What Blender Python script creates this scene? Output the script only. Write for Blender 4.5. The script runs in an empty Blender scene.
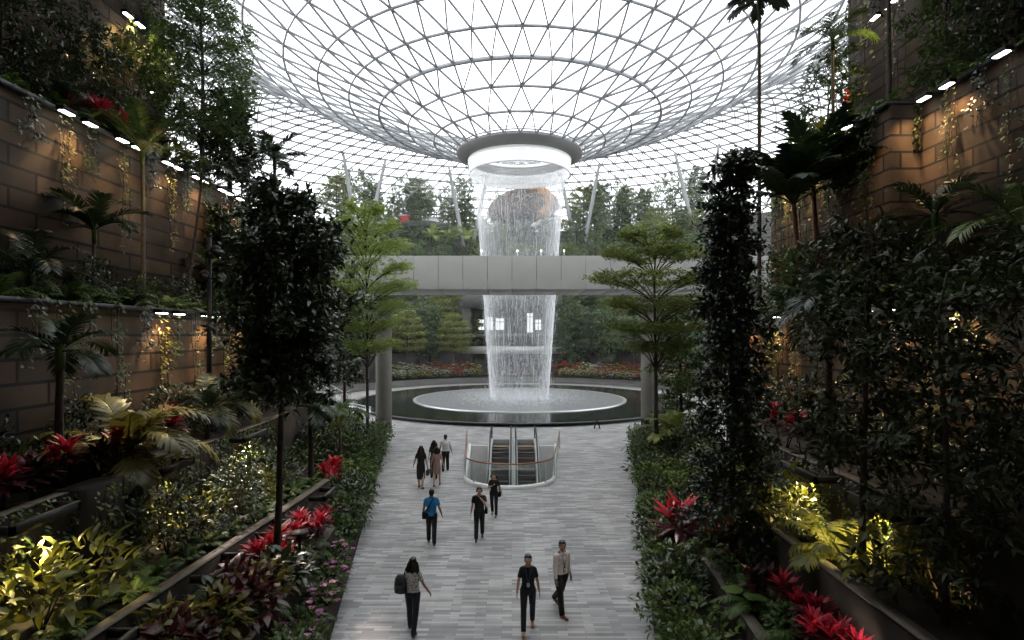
import bpy, bmesh, math, random
import numpy as np
from mathutils import Vector, Matrix

SC = bpy.context.scene
COL = SC.collection
PI = math.pi
F, HZ, CX, EYE = 560.0, 335.0, 512.0, 6.6      # lens, horizon row, centre column, eye height


def P(px, py, Y):
    """real place of something seen at px, py that stands Y metres away"""
    return Vector(((px - CX) / F * Y, Y, EYE + (HZ - py) / F * Y))


# ------------------------------------------------------------------ materials
def new_mat(name):
    m = bpy.data.materials.new(name)
    m.use_nodes = True
    nt = m.node_tree
    for n in list(nt.nodes):
        nt.nodes.remove(n)
    out = nt.nodes.new('ShaderNodeOutputMaterial')
    return m, nt, out


def link(nt, a, b):
    nt.links.new(a, b)


def rgba(c):
    return (c[0], c[1], c[2], 1.0)


def mat_plain(name, col, rough=0.5, metal=0.0, var=0.15, scale=6.0, spec=0.5, bump=0.0):
    m, nt, out = new_mat(name)
    b = nt.nodes.new('ShaderNodeBsdfPrincipled')
    b.inputs['Roughness'].default_value = rough
    b.inputs['Metallic'].default_value = metal
    b.inputs['Specular IOR Level'].default_value = spec
    tc = nt.nodes.new('ShaderNodeTexCoord')
    nz = nt.nodes.new('ShaderNodeTexNoise')
    nz.inputs['Scale'].default_value = scale
    nz.inputs['Detail'].default_value = 4
    link(nt, tc.outputs['Object'], nz.inputs['Vector'])
    r = nt.nodes.new('ShaderNodeValToRGB')
    r.color_ramp.elements[0].position = 0.3
    r.color_ramp.elements[1].position = 0.7
    r.color_ramp.elements[0].color = rgba([c * (1 - var) for c in col])
    r.color_ramp.elements[1].color = rgba([min(1, c * (1 + var)) for c in col])
    link(nt, nz.outputs['Fac'], r.inputs['Fac'])
    link(nt, r.outputs['Color'], b.inputs['Base Color'])
    if bump:
        bp = nt.nodes.new('ShaderNodeBump')
        bp.inputs['Strength'].default_value = bump
        bp.inputs['Distance'].default_value = 0.02
        link(nt, nz.outputs['Fac'], bp.inputs['Height'])
        link(nt, bp.outputs['Normal'], b.inputs['Normal'])
    link(nt, b.outputs['BSDF'], out.inputs['Surface'])
    return m


def mat_leaf(name, c1, c2, rough=0.4, trans=0.25, spec=0.5, scale=3.0):
    """leaf: colour wanders between two greens inside a plant and from plant to plant"""
    m, nt, out = new_mat(name)
    b = nt.nodes.new('ShaderNodeBsdfPrincipled')
    b.inputs['Roughness'].default_value = rough
    b.inputs['Specular IOR Level'].default_value = spec
    tc = nt.nodes.new('ShaderNodeTexCoord')
    oi = nt.nodes.new('ShaderNodeObjectInfo')
    nz = nt.nodes.new('ShaderNodeTexNoise')
    nz.inputs['Scale'].default_value = scale
    nz.inputs['Detail'].default_value = 3
    link(nt, tc.outputs['Object'], nz.inputs['Vector'])
    ma = nt.nodes.new('ShaderNodeMath')
    ma.operation = 'MULTIPLY_ADD'
    link(nt, oi.outputs['Random'], ma.inputs[0])
    ma.inputs[1].default_value = 0.5
    link(nt, nz.outputs['Fac'], ma.inputs[2])
    r = nt.nodes.new('ShaderNodeValToRGB')
    r.color_ramp.elements[0].position = 0.35
    r.color_ramp.elements[1].position = 1.0
    r.color_ramp.elements[0].color = rgba(c1)
    r.color_ramp.elements[1].color = rgba(c2)
    link(nt, ma.outputs[0], r.inputs['Fac'])
    link(nt, r.outputs['Color'], b.inputs['Base Color'])
    t = nt.nodes.new('ShaderNodeBsdfTranslucent')
    link(nt, r.outputs['Color'], t.inputs['Color'])
    mx = nt.nodes.new('ShaderNodeMixShader')
    mx.inputs['Fac'].default_value = trans
    link(nt, b.outputs['BSDF'], mx.inputs[1])
    link(nt, t.outputs['BSDF'], mx.inputs[2])
    link(nt, mx.outputs['Shader'], out.inputs['Surface'])
    return m


def mat_emit(name, col, strength):
    m, nt, out = new_mat(name)
    e = nt.nodes.new('ShaderNodeEmission')
    e.inputs['Color'].default_value = rgba(col)
    e.inputs['Strength'].default_value = strength
    link(nt, e.outputs['Emission'], out.inputs['Surface'])
    return m


def mat_brick(name, c1, c2, mortar, w, h, msize=0.012, rough=0.6, plane='WALL', bias=0.0, spec=0.4, streak=0.35):
    """large stone courses on walls (along the wall, up) or strip pavers on the ground"""
    m, nt, out = new_mat(name)
    b = nt.nodes.new('ShaderNodeBsdfPrincipled')
    b.inputs['Roughness'].default_value = rough
    b.inputs['Specular IOR Level'].default_value = spec
    tc = nt.nodes.new('ShaderNodeTexCoord')
    sx = nt.nodes.new('ShaderNodeSeparateXYZ')
    link(nt, tc.outputs['Object'], sx.inputs[0])
    cb = nt.nodes.new('ShaderNodeCombineXYZ')
    if plane == 'WALL':
        ad = nt.nodes.new('ShaderNodeMath')
        ad.operation = 'ADD'
        link(nt, sx.outputs['X'], ad.inputs[0])
        link(nt, sx.outputs['Y'], ad.inputs[1])
        link(nt, ad.outputs[0], cb.inputs['X'])
        link(nt, sx.outputs['Z'], cb.inputs['Y'])
    else:
        link(nt, sx.outputs['X'], cb.inputs['X'])
        link(nt, sx.outputs['Y'], cb.inputs['Y'])
    bt = nt.nodes.new('ShaderNodeTexBrick')
    bt.inputs['Scale'].default_value = 1.0
    bt.inputs['Brick Width'].default_value = w
    bt.inputs['Row Height'].default_value = h
    bt.inputs['Mortar Size'].default_value = msize
    bt.inputs['Mortar Smooth'].default_value = 0.1
    bt.inputs['Bias'].default_value = bias
    bt.inputs['Color1'].default_value = rgba(c1)
    bt.inputs['Color2'].default_value = rgba(c2)
    bt.inputs['Mortar'].default_value = rgba(mortar)
    bt.offset = 0.37
    link(nt, cb.outputs[0], bt.inputs['Vector'])
    nz = nt.nodes.new('ShaderNodeTexNoise')
    nz.inputs['Scale'].default_value = 0.8
    nz.inputs['Detail'].default_value = 6
    link(nt, tc.outputs['Object'], nz.inputs['Vector'])
    mr = nt.nodes.new('ShaderNodeMapRange')
    mr.inputs['From Min'].default_value = 0.3
    mr.inputs['From Max'].default_value = 0.7
    mr.inputs['To Min'].default_value = 1 - streak
    mr.inputs['To Max'].default_value = 1 + streak
    link(nt, nz.outputs['Fac'], mr.inputs['Value'])
    mx = nt.nodes.new('ShaderNodeVectorMath')
    mx.operation = 'SCALE'
    link(nt, bt.outputs['Color'], mx.inputs[0])
    link(nt, mr.outputs['Result'], mx.inputs['Scale'])
    link(nt, mx.outputs[0], b.inputs['Base Color'])
    bp = nt.nodes.new('ShaderNodeBump')
    bp.inputs['Strength'].default_value = 0.25
    bp.inputs['Distance'].default_value = 0.02
    link(nt, nz.outputs['Fac'], bp.inputs['Height'])
    link(nt, bp.outputs['Normal'], b.inputs['Normal'])
    link(nt, b.outputs['BSDF'], out.inputs['Surface'])
    return m


def mat_glass(name, tint, gloss=0.06, rough=0.03):
    m, nt, out = new_mat(name)
    t = nt.nodes.new('ShaderNodeBsdfTransparent')
    t.inputs['Color'].default_value = rgba(tint)
    g = nt.nodes.new('ShaderNodeBsdfGlossy')
    g.inputs['Roughness'].default_value = rough
    fr = nt.nodes.new('ShaderNodeFresnel')
    fr.inputs['IOR'].default_value = 1.3
    ml = nt.nodes.new('ShaderNodeMath')
    ml.operation = 'MULTIPLY'
    ml.inputs[1].default_value = gloss * 10
    link(nt, fr.outputs[0], ml.inputs[0])
    mx = nt.nodes.new('ShaderNodeMixShader')
    link(nt, ml.outputs[0], mx.inputs['Fac'])
    link(nt, t.outputs[0], mx.inputs[1])
    link(nt, g.outputs[0], mx.inputs[2])
    link(nt, mx.outputs[0], out.inputs['Surface'])
    return m


M = {}
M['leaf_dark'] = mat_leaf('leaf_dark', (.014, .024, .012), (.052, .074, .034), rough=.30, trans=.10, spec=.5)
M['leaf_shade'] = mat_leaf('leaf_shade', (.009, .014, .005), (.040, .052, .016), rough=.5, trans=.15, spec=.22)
M['leaf_mid'] = mat_leaf('leaf_mid', (.020, .042, .010), (.085, .130, .030), rough=.42, spec=.4)
M['leaf_light'] = mat_leaf('leaf_light', (.15, .22, .045), (.32, .40, .11), rough=.5, trans=.35)
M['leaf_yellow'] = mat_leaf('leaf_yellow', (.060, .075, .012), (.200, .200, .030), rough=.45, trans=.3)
M['leaf_fern'] = mat_leaf('leaf_fern', (.026, .056, .012), (.090, .150, .030), rough=.5, spec=.35)
M['leaf_palm'] = mat_leaf('leaf_palm', (.007, .016, .007), (.026, .044, .014), rough=.38, trans=.18, spec=.35)
M['leaf_gold'] = mat_leaf('leaf_gold', (.070, .065, .014), (.190, .160, .032), rough=.4, trans=.3)
M['leaf_red'] = mat_leaf('leaf_red', (.200, .008, .018), (.600, .030, .060), rough=.4, trans=.35)
M['leaf_maroon'] = mat_leaf('leaf_maroon', (.020, .005, .006), (.080, .012, .016), rough=.35, trans=.2)
M['petal_pink'] = mat_leaf('petal_pink', (.40, .10, .26), (.60, .26, .46), rough=.5, trans=.3)
M['petal_red'] = mat_leaf('petal_red', (.50, .02, .02), (.70, .07, .03), rough=.5, trans=.2)
M['petal_yellow'] = mat_leaf('petal_yellow', (.50, .38, .04), (.65, .50, .10), rough=.5, trans=.2)
M['petal_white'] = mat_leaf('petal_white', (.55, .55, .45), (.75, .75, .65), rough=.5, trans=.2)
M['leaf_far'] = mat_leaf('leaf_far', (.05, .09, .036), (.16, .23, .09), rough=.5, trans=.25, scale=.8)
M['leaf_tier'] = mat_leaf('leaf_tier', (.10, .14, .028), (.28, .32, .085), rough=.5, trans=.35, scale=.8)
M['bark'] = mat_plain('bark', (.040, .027, .018), rough=.85, var=.4, scale=9, bump=.6)
M['bark_dark'] = mat_plain('bark_dark', (.030, .022, .016), rough=.85, var=.4, scale=9, bump=.6)
M['bark_pale'] = mat_plain('bark_pale', (.09, .066, .042), rough=.8, var=.3, scale=12, bump=.4)
M['stem_red'] = mat_plain('stem_red', (.16, .045, .02), rough=.6, var=.4, scale=12)
M['soil'] = mat_plain('soil', (.018, .014, .010), rough=.95, var=.5, scale=4, bump=.8)
M['wall_stone'] = mat_brick('wall_stone', (.022, .014, .008), (.070, .042, .022), (.002, .0015, .001), 2.3, .55, .042, rough=.75, streak=.55, spec=.25)
M['planter_concrete'] = mat_plain('planter_concrete', (.026, .021, .016), rough=.8, spec=.2, var=.35, scale=2.2, bump=.2)
M['planter_cap'] = mat_plain('planter_cap', (.085, .068, .048), rough=.65, var=.3, scale=3)
M['dark_steel'] = mat_plain('dark_steel', (.022, .022, .023), rough=.5, var=.2, spec=.3)
M['black_paint'] = mat_plain('black_paint', (.008, .008, .009), rough=.6, var=.15, spec=.2)
M['lens_white'] = mat_emit('lens_white', (1.0, .97, .92), 9.0)
M['lens_warm'] = mat_emit('lens_warm', (1.0, .74, .35), 9.0)
M['steel_bright'] = mat_plain('steel_bright', (.62, .62, .62), rough=.32, metal=.8, var=.06)
M['white_panel'] = mat_plain('white_panel', (.84, .84, .83), rough=.45, var=.05)
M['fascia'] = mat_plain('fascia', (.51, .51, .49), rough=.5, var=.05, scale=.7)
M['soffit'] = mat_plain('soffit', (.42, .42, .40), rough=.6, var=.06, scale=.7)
M['column_concrete'] = mat_plain('column_concrete', (.19, .18, .155), rough=.7, var=.12, scale=1.4)
M['terrace_concrete'] = mat_plain('terrace_concrete', (.065, .065, .06), rough=.75, var=.2, scale=.5)
M['frame_steel'] = mat_plain('frame_steel', (.27, .28, .295), rough=.5, var=.08, scale=.3)
M['strut_steel'] = mat_plain('strut_steel', (.34, .35, .36), rough=.5, var=.08, scale=.3)
M['ring_metal'] = mat_plain('ring_metal', (.165, .165, .16), rough=.5, var=.06, scale=.5)
M['glass_roof'] = mat_glass('glass_roof', (.965, .975, .98), gloss=.02)
M['glass_rail'] = mat_glass('glass_rail', (.90, .93, .92), gloss=.025)
M['copper_rail'] = mat_plain('copper_rail', (.33, .14, .08), rough=.35, metal=.4, var=.1)
M['rubber'] = mat_plain('rubber', (.012, .012, .012), rough=.5, var=.1)
M['beige'] = mat_plain('beige', (.36, .29, .21), rough=.6, var=.08)
M['tread'] = mat_plain('tread', (.028, .027, .026), rough=.45, metal=.3, var=.2)
M['riser'] = mat_plain('riser', (.16, .15, .14), rough=.5, metal=.3, var=.15)
M['timber_shell'] = mat_plain('timber_shell', (.22, .115, .05), rough=.7, var=.65, scale=.55)
M['orange_wood'] = mat_plain('orange_wood', (.42, .21, .08), rough=.7, var=.25, scale=1.2)


# ------------------------------------------------------------------ mesh helpers
class MB:
    def __init__(s):
        s.v, s.t, s.q, s.n = [], [], [], 0
        s.tm, s.qm = [], []

    def add(s, verts, tris=None, quads=None, mi=0):
        verts = np.asarray(verts, dtype=np.float64).reshape(-1, 3)
        if tris is not None and len(tris):
            t = np.asarray(tris, dtype=np.int64).reshape(-1, 3) + s.n
            s.t.append(t)
            s.tm.append(np.full(len(t), mi))
        if quads is not None and len(quads):
            q = np.asarray(quads, dtype=np.int64).reshape(-1, 4) + s.n
            s.q.append(q)
            s.qm.append(np.full(len(q), mi))
        s.v.append(verts)
        s.n += len(verts)
        return s

    def mesh(s, name, mats, smooth=False):
        me = bpy.data.meshes.new(name)
        if not isinstance(mats, (list, tuple)):
            mats = [mats]
        for m in mats:
            me.materials.append(m)
        if s.n == 0:
            return me
        v = np.concatenate(s.v)
        t = np.concatenate(s.t) if s.t else np.zeros((0, 3), int)
        q = np.concatenate(s.q) if s.q else np.zeros((0, 4), int)
        tm = np.concatenate(s.tm) if s.tm else np.zeros(0, int)
        qm = np.concatenate(s.qm) if s.qm else np.zeros(0, int)
        loops = np.concatenate([t.ravel(), q.ravel()])
        tot = np.concatenate([np.full(len(t), 3), np.full(len(q), 4)])
        start = np.concatenate([[0], np.cumsum(tot)[:-1]]) if len(tot) else np.zeros(0, int)
        me.vertices.add(len(v))
        me.vertices.foreach_set('co', v.astype(np.float32).ravel())
        me.loops.add(len(loops))
        me.loops.foreach_set('vertex_index', loops.astype(np.int32))
        me.polygons.add(len(tot))
        me.polygons.foreach_set('loop_start', start.astype(np.int32))
        me.polygons.foreach_set('loop_total', tot.astype(np.int32))
        me.polygons.foreach_set('material_index', np.concatenate([tm, qm]).astype(np.int32))
        if smooth:
            me.polygons.foreach_set('use_smooth', np.ones(len(tot), dtype=bool))
        me.update(calc_edges=True)
        me.validate()
        return me

    def obj(s, name, mats, parent=None, smooth=False):
        o = bpy.data.objects.new(name, s.mesh(name, mats, smooth))
        COL.objects.link(o)
        if parent:
            o.parent = parent
        return o

    # shapes
    def box(s, x0, x1, y0, y1, z0, z1, mi=0, mat=None):
        v = np.array([(x0, y0, z0), (x1, y0, z0), (x1, y1, z0), (x0, y1, z0),
                      (x0, y0, z1), (x1, y0, z1), (x1, y1, z1), (x0, y1, z1)], float)
        if mat is not None:
            v = xf(mat, v)
        return s.add(v, quads=[(3, 2, 1, 0), (4, 5, 6, 7), (0, 1, 5, 4), (1, 2, 6, 5), (2, 3, 7, 6), (3, 0, 4, 7)], mi=mi)

    def bevbox(s, x0, x1, y0, y1, z0, z1, b=.02, mi=0, mat=None):
        bm = bmesh.new()
        bmesh.ops.create_cube(bm, size=1)
        for v in bm.verts:
            v.co = Vector(((x0 + x1) / 2 + v.co.x * (x1 - x0), (y0 + y1) / 2 + v.co.y * (y1 - y0), (z0 + z1) / 2 + v.co.z * (z1 - z0)))
        bmesh.ops.bevel(bm, geom=bm.edges[:], offset=b, segments=2, affect='EDGES', profile=.7)
        return s.from_bm(bm, mi, mat)

    def from_bm(s, bm, mi=0, mat=None):
        bmesh.ops.triangulate(bm, faces=[f for f in bm.faces if len(f.verts) > 4])
        bm.verts.index_update()
        v = np.array([vv.co[:] for vv in bm.verts], float)
        if mat is not None:
            v = xf(mat, v)
        t = [[x.index for x in f.verts] for f in bm.faces if len(f.verts) == 3]
        q = [[x.index for x in f.verts] for f in bm.faces if len(f.verts) == 4]
        bm.free()
        return s.add(v, t, q, mi)

    def tube(s, pts, radii, seg=8, cap=True, mi=0):
        pts = np.asarray(pts, float)
        n = len(pts)
        radii = np.full(n, radii, float) if np.isscalar(radii) else np.asarray(radii, float)
        tan = np.gradient(pts, axis=0)
        tan /= np.linalg.norm(tan, axis=1)[:, None] + 1e-9
        ref = np.array([0, 0, 1.0]) if abs(tan[0][2]) < .9 else np.array([1.0, 0, 0])
        a = np.cross(tan[0], ref)
        a /= np.linalg.norm(a)
        rings = []
        ang = np.linspace(0, 2 * PI, seg, endpoint=False)
        for i in range(n):
            a = a - tan[i] * np.dot(a, tan[i])
            a /= np.linalg.norm(a) + 1e-9
            b = np.cross(tan[i], a)
            rings.append(pts[i] + radii[i] * (np.cos(ang)[:, None] * a + np.sin(ang)[:, None] * b))
        v = np.concatenate(rings)
        q = []
        for i in range(n - 1):
            for j in range(seg):
                k = (j + 1) % seg
                q.append((i * seg + j, i * seg + k, (i + 1) * seg + k, (i + 1) * seg + j))
        t = []
        if cap:
            v = np.concatenate([v, pts[:1], pts[-1:]])
            c0, c1 = n * seg, n * seg + 1
            for j in range(seg):
                k = (j + 1) % seg
                t.append((c0, k, j))
                t.append((c1, (n - 1) * seg + j, (n - 1) * seg + k))
        return s.add(v, t, q, mi)

    def bar(s, p, q, r, seg=6, mi=0):
        return s.tube([p, q], [r, r], seg, True, mi)

    def lathe(s, prof, seg=48, c=(0, 0), a0=0., a1=2 * PI, mi=0, closed=False):
        """prof: list of (r, z) revolved about a vertical axis at c"""
        full = abs((a1 - a0) - 2 * PI) < 1e-6
        na = seg if full else seg + 1
        ang = a0 + (a1 - a0) * np.arange(na) / seg
        v = np.array([(c[0] + r * math.cos(t), c[1] + r * math.sin(t), z) for r, z in prof for t in ang])
        q = []
        m = len(prof)
        for i in range(m if closed else m - 1):
            i2 = (i + 1) % m
            for j in range(seg):
                k = (j + 1) % na
                q.append((i * na + j, i * na + k, i2 * na + k, i2 * na + j))
        return s.add(v, quads=q, mi=mi)

    def prism(s, poly, z0, z1, mi=0):
        """vertical prism on a plan polygon"""
        bm = bmesh.new()
        vb = [bm.verts.new((x, y, z0)) for x, y in poly]
        f = bm.faces.new(vb)
        r = bmesh.ops.extrude_face_region(bm, geom=[f])
        for e in r['geom']:
            if isinstance(e, bmesh.types.BMVert):
                e.co.z = z1
        bmesh.ops.recalc_face_normals(bm, faces=bm.faces[:])
        return s.from_bm(bm, mi)

    def ellipsoid(s, c, r, seg=14, rings=9, mi=0, mat=None):
        th = np.linspace(0, PI, rings)
        ph = np.linspace(0, 2 * PI, seg, endpoint=False)
        v = np.array([(math.sin(t) * math.cos(p), math.sin(t) * math.sin(p), math.cos(t)) for t in th for p in ph])
        v = v * np.asarray(r)
        if mat is not None:
            v = v @ np.array(mat.to_3x3()).T
        v = v + np.asarray(c)
        q = []
        for i in range(rings - 1):
            for j in range(seg):
                k = (j + 1) % seg
                q.append((i * seg + j, (i + 1) * seg + j, (i + 1) * seg + k, i * seg + k))
        return s.add(v, quads=q, mi=mi)

    def leaves(s, tpl, pos, d, nrm, L, W, mi=0):
        """many leaves at once: positions, directions, normals, lengths and widths"""
        tv, tt, tq = tpl
        pos = np.asarray(pos, float)
        n = len(pos)
        if n == 0:
            return s
        d = unit(np.asarray(d, float))
        sd = unit(np.cross(d, nrm))
        nn = np.cross(sd, d)
        L = np.broadcast_to(np.asarray(L, float), (n,))
        W = np.broadcast_to(np.asarray(W, float), (n,))
        v = (pos[:, None, :] + tv[None, :, 0, None] * (sd * W[:, None])[:, None, :]
             + tv[None, :, 1, None] * (d * L[:, None])[:, None, :]
             + tv[None, :, 2, None] * (nn * L[:, None])[:, None, :])
        k = len(tv)
        off = (np.arange(n) * k)[:, None, None]
        t = (np.asarray(tt)[None] + off).reshape(-1, 3) if len(tt) else None
        q = (np.asarray(tq)[None] + off).reshape(-1, 4) if len(tq) else None
        return s.add(v.reshape(-1, 3), t, q, mi)


def xf(m, v):
    a = np.array(m)
    return v @ a[:3, :3].T + a[:3, 3]


def unit(a):
    return a / (np.linalg.norm(a, axis=-1, keepdims=True) + 1e-9)


# leaf outlines (x across, y along, z up)
T_OVATE = (np.array([(0, 0, 0), (-.42, .32, .07), (0, .35, 0), (.42, .32, .07), (-.36, .66, .02), (0, .68, -.04), (.36, .66, .02), (0, 1, -.16)]),
           [(0, 2, 1), (0, 3, 2), (4, 5, 7), (5, 6, 7)], [(1, 2, 5, 4), (2, 3, 6, 5)])
T_DIAM = (np.array([(0, 0, 0), (-.5, .5, .12), (0, 1, -.06), (.5, .5, .12)]), [(0, 2, 1), (0, 3, 2)], [])
T_LANCE = (np.array([(0, 0, 0), (-.5, .3, .05), (.5, .3, .05), (-.42, .65, -.03), (.42, .65, -.03), (0, 1, -.22)]),
           [(0, 2, 1), (3, 4, 5)], [(1, 2, 4, 3)])
T_STRAP = (np.array([(-.28, 0, 0), (.28, 0, 0), (-.5, .35, .02), (.5, .35, .02), (-.38, .72, -.09), (.38, .72, -.09), (0, 1, -.28)]),
           [(4, 5, 6)], [(0, 1, 3, 2), (2, 3, 5, 4)])


# ------------------------------------------------------------------ object helpers
def tag(o, label, cat, group=None, kind=None):
    o['label'] = label
    o['category'] = cat
    if group:
        o['group'] = group
    if kind:
        o['kind'] = kind
    return o


def empty(name, loc=(0, 0, 0), rz=0.0, sc=1.0):
    o = bpy.data.objects.new(name, None)
    o.empty_display_size = .2
    COL.objects.link(o)
    o.location = loc
    o.rotation_euler = (0, 0, rz)
    o.scale = (sc, sc, sc) if np.isscalar(sc) else sc
    return o


def place(name, proto, loc, rz, sc, label, cat, group=None):
    """a copy of a prototype: an Empty with one child per part; parts share mesh data"""
    root = tag(empty(name, loc, rz, sc), label, cat, group)
    for part in proto:
        o = bpy.data.objects.new(part[0], part[1])
        COL.objects.link(o)
        o.parent = root
        if len(part) > 2:
            for sub in part[2]:
                u = bpy.data.objects.new(sub[0], sub[1])
                COL.objects.link(u)
                u.parent = o
    return root


_ONES = ['', 'first', 'second', 'third', 'fourth', 'fifth', 'sixth', 'seventh', 'eighth', 'ninth', 'tenth', 'eleventh', 'twelfth', 'thirteenth', 'fourteenth',
         'fifteenth', 'sixteenth', 'seventeenth', 'eighteenth', 'nineteenth']
_TENS = {20: 'twent', 30: 'thirt', 40: 'fort', 50: 'fift', 60: 'sixt'}
ORD = ['nearest'] + _ONES[2:] + [(_TENS[t] + 'ieth') if not u else (_TENS[t] + 'y-' + _ONES[u]) for t in _TENS for u in range(10)]


def nth(i, frm='from the viewer'):
    return ('nearest' if i == 0 else ORD[i] + ' ' + frm) if frm else ORD[i]
# ================================================================== the setting
FC = (0.75, 56.0)            # axis of the waterfall


def interp(pl, y):
    for (x0, y0), (x1, y1) in zip(pl[:-1], pl[1:]):
        if y0 <= y <= y1 and y1 > y0:
            return x0 + (x1 - x0) * (y - y0) / (y1 - y0)
    return pl[0][0] if y < pl[0][1] else pl[-1][0]


def offset_poly(pl, t):
    """wall strip: the polyline and its copy moved t metres away from the walkway"""
    return list(pl) + [(x + t, y) for x, y in reversed(pl)]


def structure(o, label, cat):
    return tag(o, label, cat, kind='structure')


# ---- planters and walls: (face polyline, wall top, soil level, outer x)
LE = [(-2.2, 2), (-3.93, 12.1), (-7.6, 34), (-12.5, 37.5)]
LW1 = [(-4.3, 2), (-4.72, 12.3), (-4.95, 15.6)]
LW2 = [(-6.65, 2), (-6.5, 8.6), (-5.98, 16.0), (-5.9, 18.1), (-7.1, 18.4), (-7.3, 20)]
LW3 = [(-8.5, 2), (-8.5, 20), (-9.9, 29)]
RE = [(1.3, 2), (3.09, 12.1), (7.3, 34), (12.5, 37.5)]
RW1 = [(4.0, 2), (4.3, 9), (4.75, 16)]
RW2 = [(5.65, 2), (5.6, 12), (6.4, 18)]
RW3 = [(7.0, 2), (7.0, 15), (7.9, 20)]


def planter(side, pl, top, soil, outer, label, thick=.2, cap=True):
    sg = -1 if side == 'left' else 1
    b = MB()
    b.prism(offset_poly(pl, sg * thick), 0, top)
    o = b.obj('planter_wall', [M['planter_concrete']])
    structure(o, label, 'planter wall')
    if cap:
        c = MB()
        c.prism(offset_poly([(x - sg * .02, y) for x, y in pl], sg * (thick + .04)), top, top + .035)
        c.obj('coping', M['planter_cap'], o)
    s = MB()
    s.prism([(x + sg * thick, y) for x, y in pl] + [(outer, pl[-1][1]), (outer, pl[0][1])], 0.0, soil)
    so = s.obj('planting_soil', M['soil'])
    structure(so, 'dark planting soil behind the ' + label, 'soil')
    return o


planter('left', LE, .45, .38, -12.6, 'low dark kerb wall along the left edge of the walkway', .16, False)
planter('left', LW1, 1.2, 1.1, -6.8, 'waist-high concrete planter wall behind the left walkway shrubs')
planter('left', LW2, 1.9, 1.8, -9.0, 'long stepped concrete ledge wall behind the red plants at left')
planter('left', LW3, 3.56, 3.42, -11.3, 'tall left planter wall hung with creepers')
planter('right', RE, .45, .38, 12.6, 'low dark kerb wall along the right edge of the walkway', .16, False)
planter('right', RW1, 1.2, 1.1, 5.8, 'waist-high concrete planter wall behind the right walkway shrubs')
planter('right', RW2, 2.4, 2.3, 7.3, 'stepped concrete ledge wall under the right dark trees')
planter('right', RW3, 3.6, 3.45, 10.5, 'tall right planter wall with black light brackets')
pb = MB()
pb.box(-8.75, -8.12, 10.7, 11.75, 0, 3.62)
structure(pb.obj('planter_pier', M['planter_concrete']), 'square dark pier stepping forward from the left planter wall', 'pier')


def cliff(side, pl, z0, top, outer, label):
    b = MB()
    b.prism(list(pl) + [(outer, pl[-1][1]), (outer, pl[0][1])], z0, top)
    o = b.obj('wall_' + side, M['wall_stone'])
    structure(o, label, 'stone wall')
    sg = -1 if side == 'left' else 1
    c = MB()
    c.prism([(x - sg * .12, y) for x, y in pl] + [(x + sg * .25, y) for x, y in reversed(pl)], top, top + .14)
    c.obj('ledge_kerb', M['dark_steel'], o)
    s = MB()
    s.prism([(x + sg * .25, y) for x, y in pl] + [(outer, pl[-1][1]), (outer, pl[0][1])], top, top + .08)
    s.obj('ledge_soil', M['soil'], o)
    return o


LW4 = [(-11.0, 1), (-11.0, 27)]
LW5 = [(-13.0, 1), (-13.0, 27)]
LW6 = [(-15.5, 1), (-15.5, 25)]
RW4 = [(10.2, 1), (10.2, 25)]
RW5 = [(13.5, 1), (13.5, 18.5), (12.5, 18.51), (12.5, 27)]
RW6 = [(15.6, 1), (15.6, 26)]
cliff('left', LW4, 0, 7.3, -30, 'lowest brown stone wall of the left canyon side')
cliff('left', LW5, 7.0, 12.95, -30, 'middle brown stone wall of the left canyon side, behind palms')
cliff('left', LW6, 12.5, 21.5, -30, 'topmost stone wall of the left canyon side')
cliff('right', RW4, 0, 7.3, 30, 'lowest brown stone wall of the right canyon side')
cliff('right', RW5, 7.0, 14.2, 30, 'middle stone wall of the right canyon side with a stepped corner')
cliff('right', RW6, 13.8, 22.5, 30, 'topmost stone wall of the right canyon side')

# ---- floor with the escalator well cut out of it
WELL = []
for t in np.linspace(0, PI, 19):
    WELL.append((-.1 - 1.98 * math.cos(t), 25.9 - 1.75 * math.sin(t)))
WELL = [(-2.45, 33.4)] + WELL + [(2.55, 33.4)]
bm = bmesh.new()
eds = []
for ring in ([(-60, -6), (60, -6), (60, 130), (-60, 130)], WELL):
    vs = [bm.verts.new((x, y, 0)) for x, y in ring]
    for i in range(len(vs)):
        eds.append(bm.edges.new((vs[i], vs[(i + 1) % len(vs)])))
bmesh.ops.triangle_fill(bm, use_beauty=True, use_dissolve=False, edges=eds)
bmesh.ops.recalc_face_normals(bm, faces=bm.faces[:])
if sum(f.normal.z for f in bm.faces) < 0:
    bmesh.ops.reverse_faces(bm, faces=bm.faces[:])
me = bpy.data.meshes.new('floor')
bm.to_mesh(me)
bm.free()
M['paver'] = mat_brick('paver', (.205, .205, .21), (.455, .45, .448), (.17, .17, .17), .62, .105, .004, rough=.5, plane='FLOOR', spec=.4, streak=.22)
me.materials.append(M['paver'])
fl = bpy.data.objects.new('floor', me)
COL.objects.link(fl)
structure(fl, 'grey walkway floor of narrow stone strip pavers', 'floor')

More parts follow.
